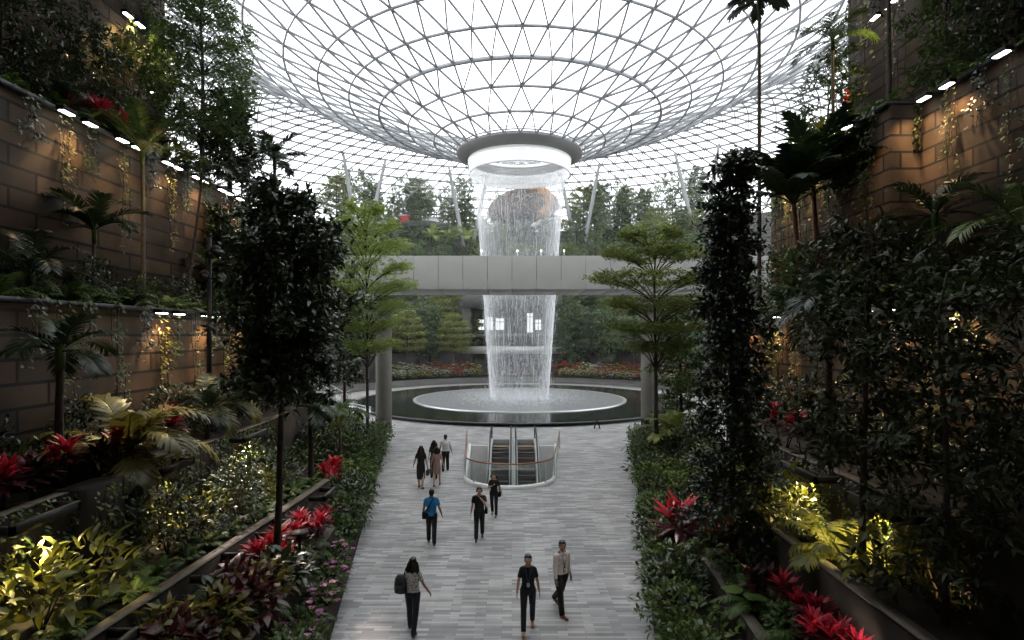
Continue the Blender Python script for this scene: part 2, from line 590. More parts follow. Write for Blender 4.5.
# ---- pool: dark rim water, pale funnel dish
def mat_water(name, col, rough, bump, scale, dist=.03, spec=.5):
    m, nt, out = new_mat(name)
    b = nt.nodes.new('ShaderNodeBsdfPrincipled')
    b.inputs['Base Color'].default_value = rgba(col)
    b.inputs['Roughness'].default_value = rough
    b.inputs['IOR'].default_value = 1.33
    b.inputs['Specular IOR Level'].default_value = spec
    tc = nt.nodes.new('ShaderNodeTexCoord')
    nz = nt.nodes.new('ShaderNodeTexNoise')
    nz.inputs['Scale'].default_value = scale
    nz.inputs['Detail'].default_value = 4
    link(nt, tc.outputs['Object'], nz.inputs['Vector'])
    bp = nt.nodes.new('ShaderNodeBump')
    bp.inputs['Strength'].default_value = bump
    bp.inputs['Distance'].default_value = dist
    link(nt, nz.outputs['Fac'], bp.inputs['Height'])
    link(nt, bp.outputs['Normal'], b.inputs['Normal'])
    link(nt, b.outputs['BSDF'], out.inputs['Surface'])
    return m


M['water_dark'] = mat_water('water_dark', (.020, .024, .022), .12, .25, 1.6)
M['water_dish'] = mat_water('water_dish', (.20, .205, .21), .3, .35, 3.0)
M['pool_stone'] = mat_plain('pool_stone', (.05, .05, .05), rough=.5, var=.2, scale=1)
pool = empty('reflecting_pool', (FC[0], FC[1], 0))
tag(pool, 'round dark pool with a pale dish under the waterfall', 'pool', kind='structure')
b = MB()
b.lathe([(15.7, 0), (15.7, .20), (15.98, .20), (15.98, .26), (15.6, .26), (15.6, .2)], 128)
b.obj('rim', M['pool_stone'], pool, True)
b = MB()
b.lathe([(10.5, .27), (15.62, .27)], 128)
b.obj('water', M['water_dark'], pool)
b = MB()
b.lathe([(10.5, .26), (10.5, .33), (10.35, .35), (10.2, .33)], 128)
b.obj('dish_edge', M['steel_bright'], pool)
b = MB()
b.lathe([(10.3, .33), (9, .27), (7, .20), (5, .16), (3, .12), (.02, .1)], 128)
b.obj('dish_water', M['water_dish'], pool, True)

# pale promenade and terraced planters round the far side of the pool
M['promenade'] = mat_plain('promenade', (.27, .265, .25), rough=.5, var=.12, scale=.5)
b = MB()
A0, A1 = math.radians(-12), math.radians(192)
b.lathe([(17.0, .02), (17.0, .06), (20.5, .06), (20.5, .02)], 96, FC, A0, A1)
structure(b.obj('promenade', M['promenade']), 'pale curved promenade round the back of the pool', 'pavement')
b = MB()
b.lathe([(20.5, 0), (20.5, .35), (21.4, .35), (21.4, .75), (21.7, .75), (21.7, .7)], 96, FC, A0, A1)
structure(b.obj('pool_seat_wall', M['terrace_concrete']), 'low curved double step wall behind the pool', 'seat wall')
STEPS = [(21.7, .7), (28, 4), (33, 8), (38, 12), (44, 16.5), (50, 21), (55, 25), (60, 28), (74, 28)]
TERR = []
for i in range(len(STEPS) - 1):
    (r0, z0), (r1, z1) = STEPS[i], STEPS[i + 1]
    b = MB()
    a0, a1 = (A0, A1) if i < 1 else (math.radians(10), math.radians(170))
    zb = 0 if i == 0 else STEPS[i - 1][1]
    b.lathe([(r0, zb - .3), (r0, z0), (r0 + .25, z0), (r0 + .25, z0 - .08)], 72, FC, a0, a1, mi=0)
    b.lathe([(r0 + .25, z0 - .08), (r1, z0 - .08)], 72, FC, a0, a1, mi=1)
    o = b.obj('terrace', [M['terrace_concrete'], M['soil']])
    structure(o, ['curved planting bed directly behind the pool', 'lowest curved terrace of the far hillside',
                  'second lowest curved terrace of the far hillside', 'middle curved terrace of the far hillside, level with the bridge',
                  'curved terrace hidden just behind the bridge', 'curved terrace just above the bridge', 'second highest curved terrace of the far hillside',
                  'highest curved terrace of the far hillside'][i], 'terrace')

# ---- building front seen through the lower waterfall
bd = empty('building_front', (0, 82.5, 0))
tag(bd, 'grey building front with lit upper windows behind the waterfall', 'building', kind='structure')
b = MB()
b.box(-7.2, -6.0, -1.0, 8, 0, 12.4).box(5.6, 7.2, -1.0, 8, 0, 12.4).box(-6, 5.6, 5, 8, 0, 12.4)
b.obj('wall', M['terrace_concrete'], bd)
for z0, z1, d in ((3.9, 4.9, -1.6), (6.2, 6.75, -1.2), (10.6, 12.4, -1.4)):
    b = MB()
    b.box(-7.2, 7.2, d, 5, z0, z1)
    b.obj('floor_slab', M['soffit'] if z0 < 5 else M['terrace_concrete'], bd)
M['window_lit'] = mat_emit('window_lit', (.95, .98, 1), 1.1)
for x0, x1, z0, z1 in ((-5.3, -4.3, 7.4, 9.0), (-4.0, -2.9, 7.4, 9.4), (-2.6, -1.2, 7.4, 9.2), (2.3, 3.3, 7.0, 10.0), (3.6, 4.6, 7.4, 9.0)):
    b = MB()
    b.box(x0, x1, 4.9, 4.98, z0, z1)
    w = b.obj('window', M['window_lit'], bd)
    b = MB()
    for xx in np.linspace(x0, x1, 3):
        b.box(xx - .04, xx + .04, 4.84, 4.92, z0, z1)
    b.box(x0, x1, 4.84, 4.92, z1 - .6, z1 - .52)
    b.obj('window_frame', M['dark_steel'], w)

# ---- footbridge and its two columns
br = empty('footbridge', (0, 36.4, 0))
tag(br, 'grey panelled footbridge crossing in front of the waterfall', 'bridge', kind='structure')
zt, zb_ = 11.75, 9.62
n = 22
for i in range(n):
    x0 = -17.6 + i * 1.6
    b = MB()
    b.bevbox(x0 + .012, x0 + 1.588, 0, .08, zb_, zt, .012)
    b.obj('fascia_panel', M['fascia'], br)
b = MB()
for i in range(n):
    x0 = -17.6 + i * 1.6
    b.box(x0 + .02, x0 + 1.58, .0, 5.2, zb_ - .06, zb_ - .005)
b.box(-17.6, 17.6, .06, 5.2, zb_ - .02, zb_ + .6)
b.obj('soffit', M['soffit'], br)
b = MB()
b.box(-17.6, 17.6, .09, .14, zb_ + .3, zt - .03).box(-17.6, 17.6, 5.12, 5.2, zb_ + .2, zt)
b.obj('parapet', M['dark_steel'], br)
for i, (x, lab) in enumerate(((-8.75, 'square-set grey concrete column under the left end of the footbridge'), (9.35, 'beige concrete column under the footbridge behind the right tiered tree'))):
    c = empty('bridge_column', (x, 38.2, 0))
    tag(c, lab, 'column', kind='structure')
    b = MB()
    b.lathe([(0.001, 0), (.54, 0), (.54, 9.1), (.001, 9.1)], 32)
    b.obj('shaft', M['column_concrete'], c, False)
    b = MB()
    b.lathe([(.55, .02), (.565, .04), (.565, .9), (.55, .92)], 32, a0=PI * 1.0, a1=PI * 1.45)
    b.obj('access_panel', M['black_paint'], c)
for i, x in enumerate((.35, 1.9, 3.4, -2.0)):
    r = tag(empty('bollard_light', (x, 36.55, zt)), 'small white post light standing on the footbridge parapet, ' + ['second', 'third', 'fourth', 'first'][i] + ' from left', 'light', 'post lights on the footbridge')
    b = MB()
    b.lathe([(.02, -.03), (.02, .3), (.001, .3)], 10)
    b.obj('post', M['white_panel'], r)
    b = MB()
    b.lathe([(.001, .3), (.035, .31), (.035, .38), (.001, .40)], 10)
    b.obj('lamp_head', M['lens_white'], r)

# ---- unseen slabs added above both canyon sides to keep sky light off the planting
for side, xa, xb in (('left', -34, -9.5), ('right', 9.5, 34)):
    b = MB()
    b.box(xa, xb, -8, 23, 23.0, 24.2)
    structure(b.obj('sky_blocking_slab', M['terrace_concrete']), 'unseen slab added over the %s canyon side to block sky light' % side, 'light blocker')
b = MB()
b.box(-34, 34, -9, 4, 24.3, 25.2)
structure(b.obj('sky_blocking_slab', M['terrace_concrete']), 'unseen slab added over the viewer to block sky light', 'light blocker')  # added out of view, shades the canyon nearest the camera
b = MB()
b.box(-34, 34, -9, -8.2, 0, 24.3)
structure(b.obj('wall_back', M['wall_stone']), 'unseen stone wall added behind the viewer to darken the near canyon', 'stone wall')  # added behind the camera to keep the near canyon dark
# ================================================================== glass roof
PROF = [(6.2, 24.6), (8.5, 25.6), (11.0, 26.65), (13.7, 27.6), (16.4, 28.5), (19.1, 29.5), (21.9, 30.7), (25.0, 32.4), (28.5, 34.5),
        (32.5, 36.8), (37, 38.9), (40.5, 40.0), (43.5, 40.45), (46, 40.4), (48.3, 40.1), (50.4, 39.5), (52.4, 38.75), (54.3, 37.9), (56.1, 36.85), (57.8, 35.7), (59.4, 34.45), (61, 33.0), (62.5, 31.6), (63.9, 30.1), (65.2, 28.6), (66.5, 26.9), (67.7, 25.2), (68.8, 23.5)]
rp = np.array(PROF)


def ring_pts(i, n, ph):
    r, z = PROF[i]
    a = 2 * PI * (np.arange(n) + ph) / n
    return np.stack([FC[0] + r * np.cos(a), FC[1] + r * np.sin(a), np.full(n, z)], 1)


def prof_normal(i):
    a = rp[max(0, i - 1)]
    c = rp[min(len(rp) - 1, i + 1)]
    t = (c - a) / np.linalg.norm(c - a)
    return (-t[1], t[0])            # (radial, up)


def seg_beam(mb, p, q, n0, n1, w, d):
    """rectangular steel section between two nodes, deep along the surface normal"""
    p, q = np.asarray(p), np.asarray(q)
    t = unit(q - p)
    s0, s1 = unit(np.cross(t, n0)) * w / 2, unit(np.cross(t, n1)) * w / 2
    a0, a1 = n0 * d / 2, n1 * d / 2
    v = np.concatenate([p - s0 - a0, p + s0 - a0, p + s0 + a0, p - s0 + a0, q - s1 - a1, q + s1 - a1, q + s1 + a1, q - s1 + a1]).reshape(8, 3)
    mb.add(v, quads=[(0, 1, 5, 4), (1, 2, 6, 5), (2, 3, 7, 6), (3, 0, 4, 7)])


def node_n(i, pt):
    nr, nz = prof_normal(i)
    d = np.array([pt[0] - FC[0], pt[1] - FC[1]])
    d /= np.linalg.norm(d) + 1e-9
    return np.array([d[0] * nr, d[1] * nr, nz])


def keep(p, q):
    """leave out what lies behind the camera's back for good"""
    return max(p[1], q[1]) > -14


roof = tag(empty('ceiling', (0, 0, 0)), 'white-bright glass roof of steel triangles dipping to a round opening', 'glass roof', kind='structure')
rings = MB()
diag = MB()
glass = MB()
for i in range(len(PROF)):
    n = 28 if i < 3 else (56 if i < 11 else 140)
    ph = .5 * (i % 2)
    pts = ring_pts(i, n, ph)
    w, d = (.13, .2) if i < 9 else (.16, .26)
    if i == 3:
        w, d = .16, .34
    for k in range(n):
        p, q = pts[k], pts[(k + 1) % n]
        if keep(p, q):
            seg_beam(rings, p, q, node_n(i, p), node_n(i, q), w, d)
    if i + 1 < len(PROF):
        n2 = 28 if i + 1 < 3 else (56 if i + 1 < 11 else 140)
        pts2 = ring_pts(i + 1, n2, .5 * ((i + 1) % 2))
        m = max(n, n2)
        for k in range(m):
            # connect each node of the finer ring to the two nearest of the other
            fine, coarse, fi, ci = (pts2, pts, i + 1, i) if n2 >= n else (pts, pts2, i, i + 1)
            p = fine[k]
            dd = np.linalg.norm(coarse - p, axis=1)
            for j in np.argsort(dd)[:2]:
                q = coarse[j]
                if keep(p, q):
                    seg_beam(diag, p, q, node_n(fi, p), node_n(ci, q), .095 if i < 9 else .12, .17 if i < 9 else .24)
                if n != n2 and k % 2 == 0:
                    break
glass.lathe([(r, z + .12) for r, z in PROF], 112, FC)
rings.obj('ring_beams', M['frame_steel'], roof)
diag.obj('diagonal_beams', M['frame_steel'], roof)
glass.obj('glass_panes', M['glass_roof'], roof)

# ---- the oculus: dark ring, pale collar
oc = tag(empty('oculus_ring', (FC[0], FC[1], 0)), 'dark grey metal ring round the roof opening where the water falls', 'ring', kind='structure')
b = MB()
b.lathe([(6.2, 24.75), (6.25, 24.45), (5.35, 23.95), (5.15, 23.95), (5.15, 24.9), (5.9, 24.9)], 96, closed=True)
b.obj('ring_band', M['ring_metal'], oc, False)
b = MB()
b.lathe([(6.24, 24.86), (6.30, 24.86), (6.30, 24.98), (6.24, 24.98)], 96, closed=True)
b.lathe([(6.5, 25.02), (6.56, 25.02), (6.56, 25.08), (6.5, 25.08)], 96, closed=True)
b.obj('gutter_pipe', M['strut_steel'], oc, True)
m, nt, out = new_mat('acrylic_collar')
d1 = nt.nodes.new('ShaderNodeBsdfTranslucent')
d1.inputs['Color'].default_value = (.93, .94, .95, 1)
d2 = nt.nodes.new('ShaderNodeBsdfTransparent')
mx = nt.nodes.new('ShaderNodeMixShader')
mx.inputs['Fac'].default_value = .12
d3 = nt.nodes.new('ShaderNodeBsdfDiffuse')
d3.inputs['Color'].default_value = (.93, .94, .95, 1)
mx2 = nt.nodes.new('ShaderNodeMixShader')
mx2.inputs['Fac'].default_value = .2
link(nt, d1.outputs[0], mx2.inputs[1])
link(nt, d3.outputs[0], mx2.inputs[2])
link(nt, mx2.outputs[0], mx.inputs[1])
link(nt, d2.outputs[0], mx.inputs[2])
link(nt, mx.outputs[0], out.inputs['Surface'])
M['acrylic'] = m
b = MB()
b.lathe([(5.16, 23.7), (5.16, 25.2)], 96)
b.obj('bounce_liner', M['white_panel'], oc, True)  # added white liner, reflects sky light so the collar interior looks brighter
b = MB()
b.lathe([(5.12, 24.7), (5.1, 23.7), (5.0, 22.5)], 96)
b.obj('acrylic_collar', M['acrylic'], oc, True)
b = MB()
b.lathe([(5.0, 22.48), (5.05, 22.48), (5.05, 22.54), (5.0, 22.54)], 96, closed=True)
b.obj('collar_lip', M['strut_steel'], oc, True)

# ---- the V-shaped struts that carry the roof edge
VS = [(-27.5, 'V-shaped grey roof strut among trees, nearest the left canyon'), (-8.6, 'V-shaped grey roof strut just left of the waterfall'),
      (13.2, 'V-shaped grey roof strut just right of the waterfall'), (33.2, 'V-shaped grey roof strut among trees, nearest the right canyon')]
for x, lab in VS:
    Y = 56 + math.sqrt(54 ** 2 - x * x)
    r = tag(empty('roof_strut', (x, Y, 20.9)), lab, 'strut', 'V-shaped roof struts')
    rad = unit(np.array([x, Y - 56.0]))
    tg = np.array([-rad[1], rad[0]])
    for sgn in (-1, 1):
        top = np.array([tg[0] * sgn * 3.6 - rad[0] * 2, tg[1] * sgn * 3.6 - rad[1] * 2, 18.0])
        b = MB()
        pts = np.array([[0, 0, 0.] + top * t + np.array([tg[0] * sgn * .25, tg[1] * sgn * .25, 0]) for t in np.linspace(0, 1, 9)])
        b.tube(pts, [.20, .28, .33, .36, .37, .36, .33, .28, .2], 12)
        b.obj('strut_arm', M['strut_steel'], r, True)
    b = MB()
    b.lathe([(.001, 0.02), (.8, .02), (.6, .5), (.001, .6)], 16)
    b.obj('strut_foot', M['terrace_concrete'], r)

# ---- the rounded brown shell seen through the falling water
sh = tag(empty('timber_pavilion', (2.3, 114.5, 27.92)), 'rounded brown shell pavilion on the top terrace behind the waterfall', 'pavilion')
rot = Matrix.Rotation(math.radians(-13), 4, 'Y')
b = MB()
th = np.linspace(0, PI, 15)
ph = np.linspace(0, 2 * PI, 40, endpoint=False)
v = []
for t in th:
    for p in ph:
        x = 7.4 * math.sin(t) * math.cos(p)
        y = 3.6 * math.sin(t) * math.sin(p)
        z = 4.4 * math.cos(t) * (1.0 if math.cos(t) > 0 else .65)
        z += .45 * x / 6.3 * 1.5
        v.append((x, y, z))
q = []
for i in range(14):
    for j in range(40):
        q.append((i * 40 + j, (i + 1) * 40 + j, (i + 1) * 40 + (j + 1) % 40, i * 40 + (j + 1) % 40))
b.add(np.array(v) + np.array([0, 0, 4.3]), quads=q)
m, nt, out = new_mat('pavilion_shingle')
pbs = nt.nodes.new('ShaderNodeBsdfPrincipled')
pbs.inputs['Roughness'].default_value = .7
tc = nt.nodes.new('ShaderNodeTexCoord')
vo = nt.nodes.new('ShaderNodeTexVoronoi')
vo.inputs['Scale'].default_value = 1.6
rp_ = nt.nodes.new('ShaderNodeValToRGB')
rp_.color_ramp.elements[0].color = (.012, .010, .009, 1)
rp_.color_ramp.elements[1].color = (.20, .10, .04, 1)
e = rp_.color_ramp.elements.new(.6)
e.color = (.035, .025, .02, 1)
sp = nt.nodes.new('ShaderNodeSeparateXYZ')
link(nt, vo.outputs['Color'], sp.inputs[0])
link(nt, tc.outputs['Object'], vo.inputs['Vector'])
link(nt, sp.outputs['X'], rp_.inputs['Fac'])
link(nt, rp_.outputs['Color'], pbs.inputs['Base Color'])
link(nt, pbs.outputs[0], out.inputs['Surface'])
b.obj('shell', m, sh, True)
b = MB()
aa = np.linspace(math.radians(-60), math.radians(75), 16)
pts = [(5.2 * math.cos(a), -1.6 * math.cos(a) - 1.8, 5.0 + 3.3 * math.sin(a)) for a in aa]
b.tube(pts, [.3] + [1.0] * 14 + [.3], 10)
b.obj('orange_rim', M['orange_wood'], sh, True)
b = MB()
pts = [(5.5 * math.cos(a), -1.4 * math.cos(a) - 2.0, 4.0 + 3.6 * math.sin(a)) for a in np.linspace(math.radians(-75), math.radians(0), 12)]
b.tube(pts, [.2] + [.45] * 10 + [.2], 8)
b.obj('white_edge', M['white_panel'], sh, True)
b = MB()
b.lathe([(.001, 0), (2.6, 0), (2.2, 2.2), (.001, 2.4)], 24)
b.obj('pedestal', M['terrace_concrete'], sh)

# ---- falling water: thousands of thin strands, drops and a thin streaked veil
rs = np.random.RandomState(5)
ZT, ZB = 21.9, .16


def fall_r(z):
    t = np.clip((ZT - z) / (ZT - ZB), 0, 1)
    return 4.45 - 1.55 * t ** .95


m, nt, out = new_mat('falling_water')
d1 = nt.nodes.new('ShaderNodeBsdfDiffuse')
d1.inputs['Color'].default_value = (.86, .88, .90, 1)
d2 = nt.nodes.new('ShaderNodeBsdfTranslucent')
d2.inputs['Color'].default_value = (.86, .88, .90, 1)
mx = nt.nodes.new('ShaderNodeMixShader')
mx.inputs['Fac'].default_value = .5
link(nt, d1.outputs[0], mx.inputs[1])
link(nt, d2.outputs[0], mx.inputs[2])
link(nt, mx.outputs[0], out.inputs['Surface'])
M['falling_water'] = m

m, nt, out = new_mat('water_veil')
mxa = nt.nodes.new('ShaderNodeMixShader')
link(nt, d1.outputs[0], mxa.inputs[2]) if False else None
e1 = nt.nodes.new('ShaderNodeBsdfDiffuse')
e1.inputs['Color'].default_value = (.86, .88, .90, 1)
e2 = nt.nodes.new('ShaderNodeBsdfTranslucent')
e2.inputs['Color'].default_value = (.86, .88, .90, 1)
emx = nt.nodes.new('ShaderNodeMixShader')
link(nt, e1.outputs[0], emx.inputs[1])
link(nt, e2.outputs[0], emx.inputs[2])
tr = nt.nodes.new('ShaderNodeBsdfTransparent')
tc = nt.nodes.new('ShaderNodeTexCoord')
mp = nt.nodes.new('ShaderNodeMapping')
mp.inputs['Scale'].default_value = (7.0, 7.0, .30)
nz = nt.nodes.new('ShaderNodeTexNoise')
nz.inputs['Scale'].default_value = 1.6
nz.inputs['Detail'].default_value = 5
mr = nt.nodes.new('ShaderNodeMapRange')
mr.inputs['From Min'].default_value = .40
mr.inputs['From Max'].default_value = .68
mr.inputs['To Min'].default_value = .10
mr.inputs['To Max'].default_value = .36
link(nt, tc.outputs['Object'], mp.inputs[0])
link(nt, mp.outputs[0], nz.inputs['Vector'])
link(nt, nz.outputs['Fac'], mr.inputs['Value'])
lw_ = nt.nodes.new('ShaderNodeLayerWeight')      # a thin sheet looks denser where it is seen edge-on
lw_.inputs['Blend'].default_value = .5
pw_ = nt.nodes.new('ShaderNodeMath')
pw_.operation = 'POWER'
pw_.inputs[1].default_value = 1.7
link(nt, lw_.outputs['Facing'], pw_.inputs[0])
ma_ = nt.nodes.new('ShaderNodeMath')
ma_.operation = 'MULTIPLY_ADD'
ma_.inputs[1].default_value = 3.0
ma_.inputs[2].default_value = .65
link(nt, pw_.outputs[0], ma_.inputs[0])
mm_ = nt.nodes.new('ShaderNodeMath')
mm_.operation = 'MULTIPLY'
mm_.use_clamp = True
link(nt, mr.outputs[0], mm_.inputs[0])
link(nt, ma_.outputs[0], mm_.inputs[1])
link(nt, mm_.outputs[0], mxa.inputs['Fac'])
link(nt, tr.outputs[0], mxa.inputs[1])
link(nt, emx.outputs[0], mxa.inputs[2])
link(nt, mxa.outputs[0], out.inputs['Surface'])
M['water_veil'] = m

wf = tag(empty('waterfall', (FC[0], FC[1], 0)), 'round curtain of white water falling from the roof opening', 'waterfall', kind='stuff')
zz = np.linspace(ZT, ZB, 40)
b = MB()
b.lathe([(float(fall_r(z)), float(z)) for z in zz], 96)
b.obj('water_veil', M['water_veil'], wf, True)


def strands(n, lmin, lmax, wmin, wmax, jit, zlo=ZB, zhi=ZT):
    mb = MB()
    a = rs.uniform(0, 2 * PI, n)
    # water gathers in loose bundles round the lip
    bund = rs.uniform(0, 2 * PI, 26)
    pick = rs.rand(n) < .45
    a[pick] = bund[rs.randint(0, 26, pick.sum())] + rs.normal(0, .05, pick.sum())
    zt_ = rs.uniform(zlo + .3, zhi, n)
    L = rs.uniform(lmin, lmax, n)
    zb2 = np.maximum(zlo, zt_ - L)
    w = rs.uniform(wmin, wmax, n)
    k = rs.normal(0, jit, n)
    ns = 4
    V = []
    for s_ in range(ns):
        t = s_ / (ns - 1)
        z = zt_ + (zb2 - zt_) * t
        r = fall_r(z) + k
        ww = w * (.35 if s_ in (0, ns - 1) else 1)
        for sg in (-1, 1):
            aa = a + sg * ww / 2 / r
            V.append(np.stack([r * np.cos(aa), r * np.sin(aa), z], 1))
        aa = a
        V.append(np.stack([(r + ww * .6) * np.cos(aa), (r + ww * .6) * np.sin(aa), z], 1))
    V = np.stack(V, 1).reshape(-1, 3)
    base = (np.arange(n) * 3 * ns)[:, None, None]
    q = []
    for s_ in range(ns - 1):
        o = s_ * 3
        q += [(o, o + 2, o + 5, o + 3), (o + 2, o + 1, o + 4, o + 5), (o + 1, o, o + 3, o + 4)]
    mb.add(V, quads=(np.array(q)[None] + base).reshape(-1, 4))
    return mb


strands(800, .5, 2.6, .010, .022, .14).obj('water_strands', M['falling_water'], wf)
strands(4500, .05, .22, .012, .028, .26).obj('water_drops', M['falling_water'], wf)
# splash where it lands: low clouds of drops
b = MB()
n = 11000
a = rs.uniform(0, 2 * PI, n)
r = np.abs(rs.normal(3.0, 2.4, n))
z = .2 + np.abs(rs.normal(0, .35, n))
pos = np.stack([r * np.cos(a), r * np.sin(a), z], 1)
d = unit(rs.normal(0, 1, (n, 3)) + [0, 0, .6])
b.leaves(T_DIAM, pos, d, unit(rs.normal(0, 1, (n, 3))), rs.uniform(.04, .12, n), rs.uniform(.03, .06, n))
b.obj('splash', M['falling_water'], wf)

# ---- thin mist drifting over the back of the pool and the far hillside
m, nt, out = new_mat('mist')
vs_ = nt.nodes.new('ShaderNodeVolumeScatter')
vs_.inputs['Color'].default_value = (.95, .97, 1, 1)
vs_.inputs['Density'].default_value = .0009
vs_.inputs['Anisotropy'].default_value = .2
link(nt, vs_.outputs[0], out.inputs['Volume'])
b = MB()
b.box(-40, 42, 44, 108, .6, 30)
o = b.obj('mist', m)
tag(o, 'thin white mist hanging in the air round the waterfall and the far trees', 'mist', kind='stuff')
# ================================================================== escalators in their well
well = tag(empty('escalator_well', (0, 0, 0)), 'sunken lining of the escalator opening in the floor', 'opening', kind='structure')
W_ = [(-2.45, 33.4)] + WELL[1:-1] + [(2.55, 33.4)]
b = MB()
wp = np.array(W_)
n = len(wp)
for (z0, z1, mi) in ((-1.9, -.004, 0), (-6.5, -1.9, 1)):
    v = np.concatenate([np.c_[wp, np.full(n, z1)], np.c_[wp, np.full(n, z0)]])
    b.add(v, quads=[(i, i + 1, n + i + 1, n + i) for i in range(n - 1)], mi=mi)
b.add([(-2.45, 33.4, -.004), (2.55, 33.4, -.004), (2.55, 33.4, -6.5), (-2.45, 33.4, -6.5)], quads=[(0, 1, 2, 3)], mi=0)
b.obj('lining', [M['white_panel'], M['beige']], well)
b = MB()
b.box(-4, 4, 20, 34, -6.7, -6.5)
b.obj('lower_floor', M['beige'], well)
b = MB()          # white kerb round the opening
kp = [np.array((x, y, 0)) for x, y in W_]
inn = np.array(W_)
cen = np.array([.05, 29.5])
outp = cen + (inn - cen) * np.array([1.065, 1.05])
m_ = len(inn)
v = np.concatenate([np.c_[inn, np.full(m_, .0)], np.c_[outp, np.full(m_, .0)], np.c_[inn, np.full(m_, .12)], np.c_[outp, np.full(m_, .12)]])
q = []
for i in range(m_ - 1):
    q += [(i, i + 1, 2 * m_ + i + 1, 2 * m_ + i), (2 * m_ + i, 2 * m_ + i + 1, 3 * m_ + i + 1, 3 * m_ + i), (3 * m_ + i, 3 * m_ + i + 1, m_ + i + 1, m_ + i)]
b.add(v, quads=q)
b.obj('white_kerb', M['white_panel'], well)

rail = tag(empty('glass_balustrade', (0, 29, 0)), 'U-shaped glass balustrade with copper handrail round the escalator opening', 'balustrade')
path = cen + (inn - cen) * np.array([1.035, 1.03])
path = path - np.array([0, 29.0])
path[0, 1] = path[-1, 1] = 32.2 - 29
path[0, 0] -= .05
path[-1, 0] += .1
m_ = len(path)
# panels: left straight, curve pieces, right straight
for i0, i1 in ((0, 1), (1, 5), (5, 9), (9, 11), (11, 15), (15, 19), (19, 20)):
    pp = path[i0:i1 + 1]
    k = len(pp)
    b = MB()
    nrm = np.gradient(pp, axis=0)
    nrm = np.stack([nrm[:, 1], -nrm[:, 0]], 1)
    nrm = unit(nrm) * .008
    v = np.concatenate([np.c_[pp + nrm, np.full(k, .13)], np.c_[pp + nrm, np.full(k, 1.02)], np.c_[pp - nrm, np.full(k, .13)], np.c_[pp - nrm, np.full(k, 1.02)]])
    q = []
    for i in range(k - 1):
        q += [(i, i + 1, k + i + 1, k + i), (2 * k + i + 1, 2 * k + i, 3 * k + i, 3 * k + i + 1), (k + i, k + i + 1, 3 * k + i + 1, 3 * k + i)]
    b.add(v, quads=q)
    b.obj('glass_panel', M['glass_rail'], rail)
b = MB()
b.tube(np.c_[path, np.full(m_, 1.06)], .034, 10)
b.obj('handrail', M['copper_rail'], rail, True)
for i in (0, 1, 5, 15, 19, 20):
    b = MB()
    b.box(path[i][0] - .025, path[i][0] + .025, path[i][1] - .025, path[i][1] + .025, .08, 1.05)
    b.obj('post', M['steel_bright'], rail)

SL = math.tan(math.radians(30))


def escalator(xc, label):
    r = tag(empty('escalator', (xc, 33.3, 0)), label, 'escalator', 'pair of escalators going down')
    # landing plate
    b = MB()
    b.box(-.56, .56, .05, 2.0, .0, .012)
    b.obj('landing_plate', M['terrace_concrete'], r)
    b = MB()
    b.box(-.5, .5, -.25, .05, -.03, .013)
    b.obj('comb_plate', M['orange_tan'], r)
    y, z = -.25, -.03
    for i in range(17):
        d = .40
        drop = .04 if i == 0 else (.13 if i == 1 else .231)
        s = MB()
        s.box(-.49, .49, y - d, y, z - drop - .05, z - drop)                 # tread
        s.add([(-.49, y, z - drop - .02), (.49, y, z - drop - .02), (.49, y, z - .055), (-.49, y, z - .055)], quads=[(0, 1, 2, 3)], mi=1)
        for gx in np.linspace(-.46, .46, 14):
            s.box(gx - .012, gx + .012, y - d + .01, y - .01, z - drop, z - drop + .008, mi=1)
        s.box(-.49, .49, y - d, y - d + .035, z - drop, z - drop + .011, mi=2)
        s.obj('step', [M['tread'], M['riser'], M['step_edge']], r)
        y -= d
        z -= drop
    yb, zb = y, z
    for sx in (-1, 1):
        x = sx * .60
        # profile of balustrade: newel at top landing, then down the slope
        def zl(yy):
            return 0.0 if yy > -.5 else (yy + .5) * SL
        ys = np.linspace(1.5, yb, 24)
        g = MB()
        v = []
        for yy in ys:
            v += [(x - .006, yy, zl(yy) + .08), (x + .006, yy, zl(yy) + .08), (x + .006, yy, zl(yy) + .9), (x - .006, yy, zl(yy) + .9)]
        q = []
        for i in range(len(ys) - 1):
            o = i * 4
            for a_, b_ in ((0, 1), (1, 2), (2, 3), (3, 0)):
                q.append((o + a_, o + b_, o + 4 + b_, o + 4 + a_))
        g.add(v, quads=q)
        g.obj('balustrade_panel', M['glass_rail'], r)
        k = MB()
        v = []
        for yy in ys:
            zz_ = zl(yy)
            v += [(x - sx * .09, yy, zz_ - .35), (x + sx * .14, yy, zz_ - .35), (x + sx * .14, yy, zz_ + .12), (x - sx * .09, yy, zz_ + .12)]
        k.add(v, quads=q if sx > 0 else [f[::-1] for f in q])
        k.obj('skirt_deck', M['steel_deck'], r)
        h = MB()
        pts = [(x, yy, zl(yy) + .95) for yy in ys[::-1]]
        for t in np.linspace(0, PI, 9)[1:]:
            pts.append((x, 1.5 + .36 * math.sin(t), .59 + .36 * math.cos(t)))
        h.tube(pts, .042, 8)
        h.obj('handrail', M['rubber'], r, True)
    return r


M['orange_tan'] = mat_plain('orange_tan', (.42, .30, .19), rough=.5, var=.08)
M['step_edge'] = mat_plain('step_edge', (.30, .29, .27), rough=.5, var=.1)
M['steel_deck'] = mat_plain('steel_deck', (.55, .55, .55), rough=.35, metal=.35, var=.05)
escalator(-.66, 'left escalator going down inside the glass balustrade')
escalator(.82, 'right escalator going down inside the glass balustrade')

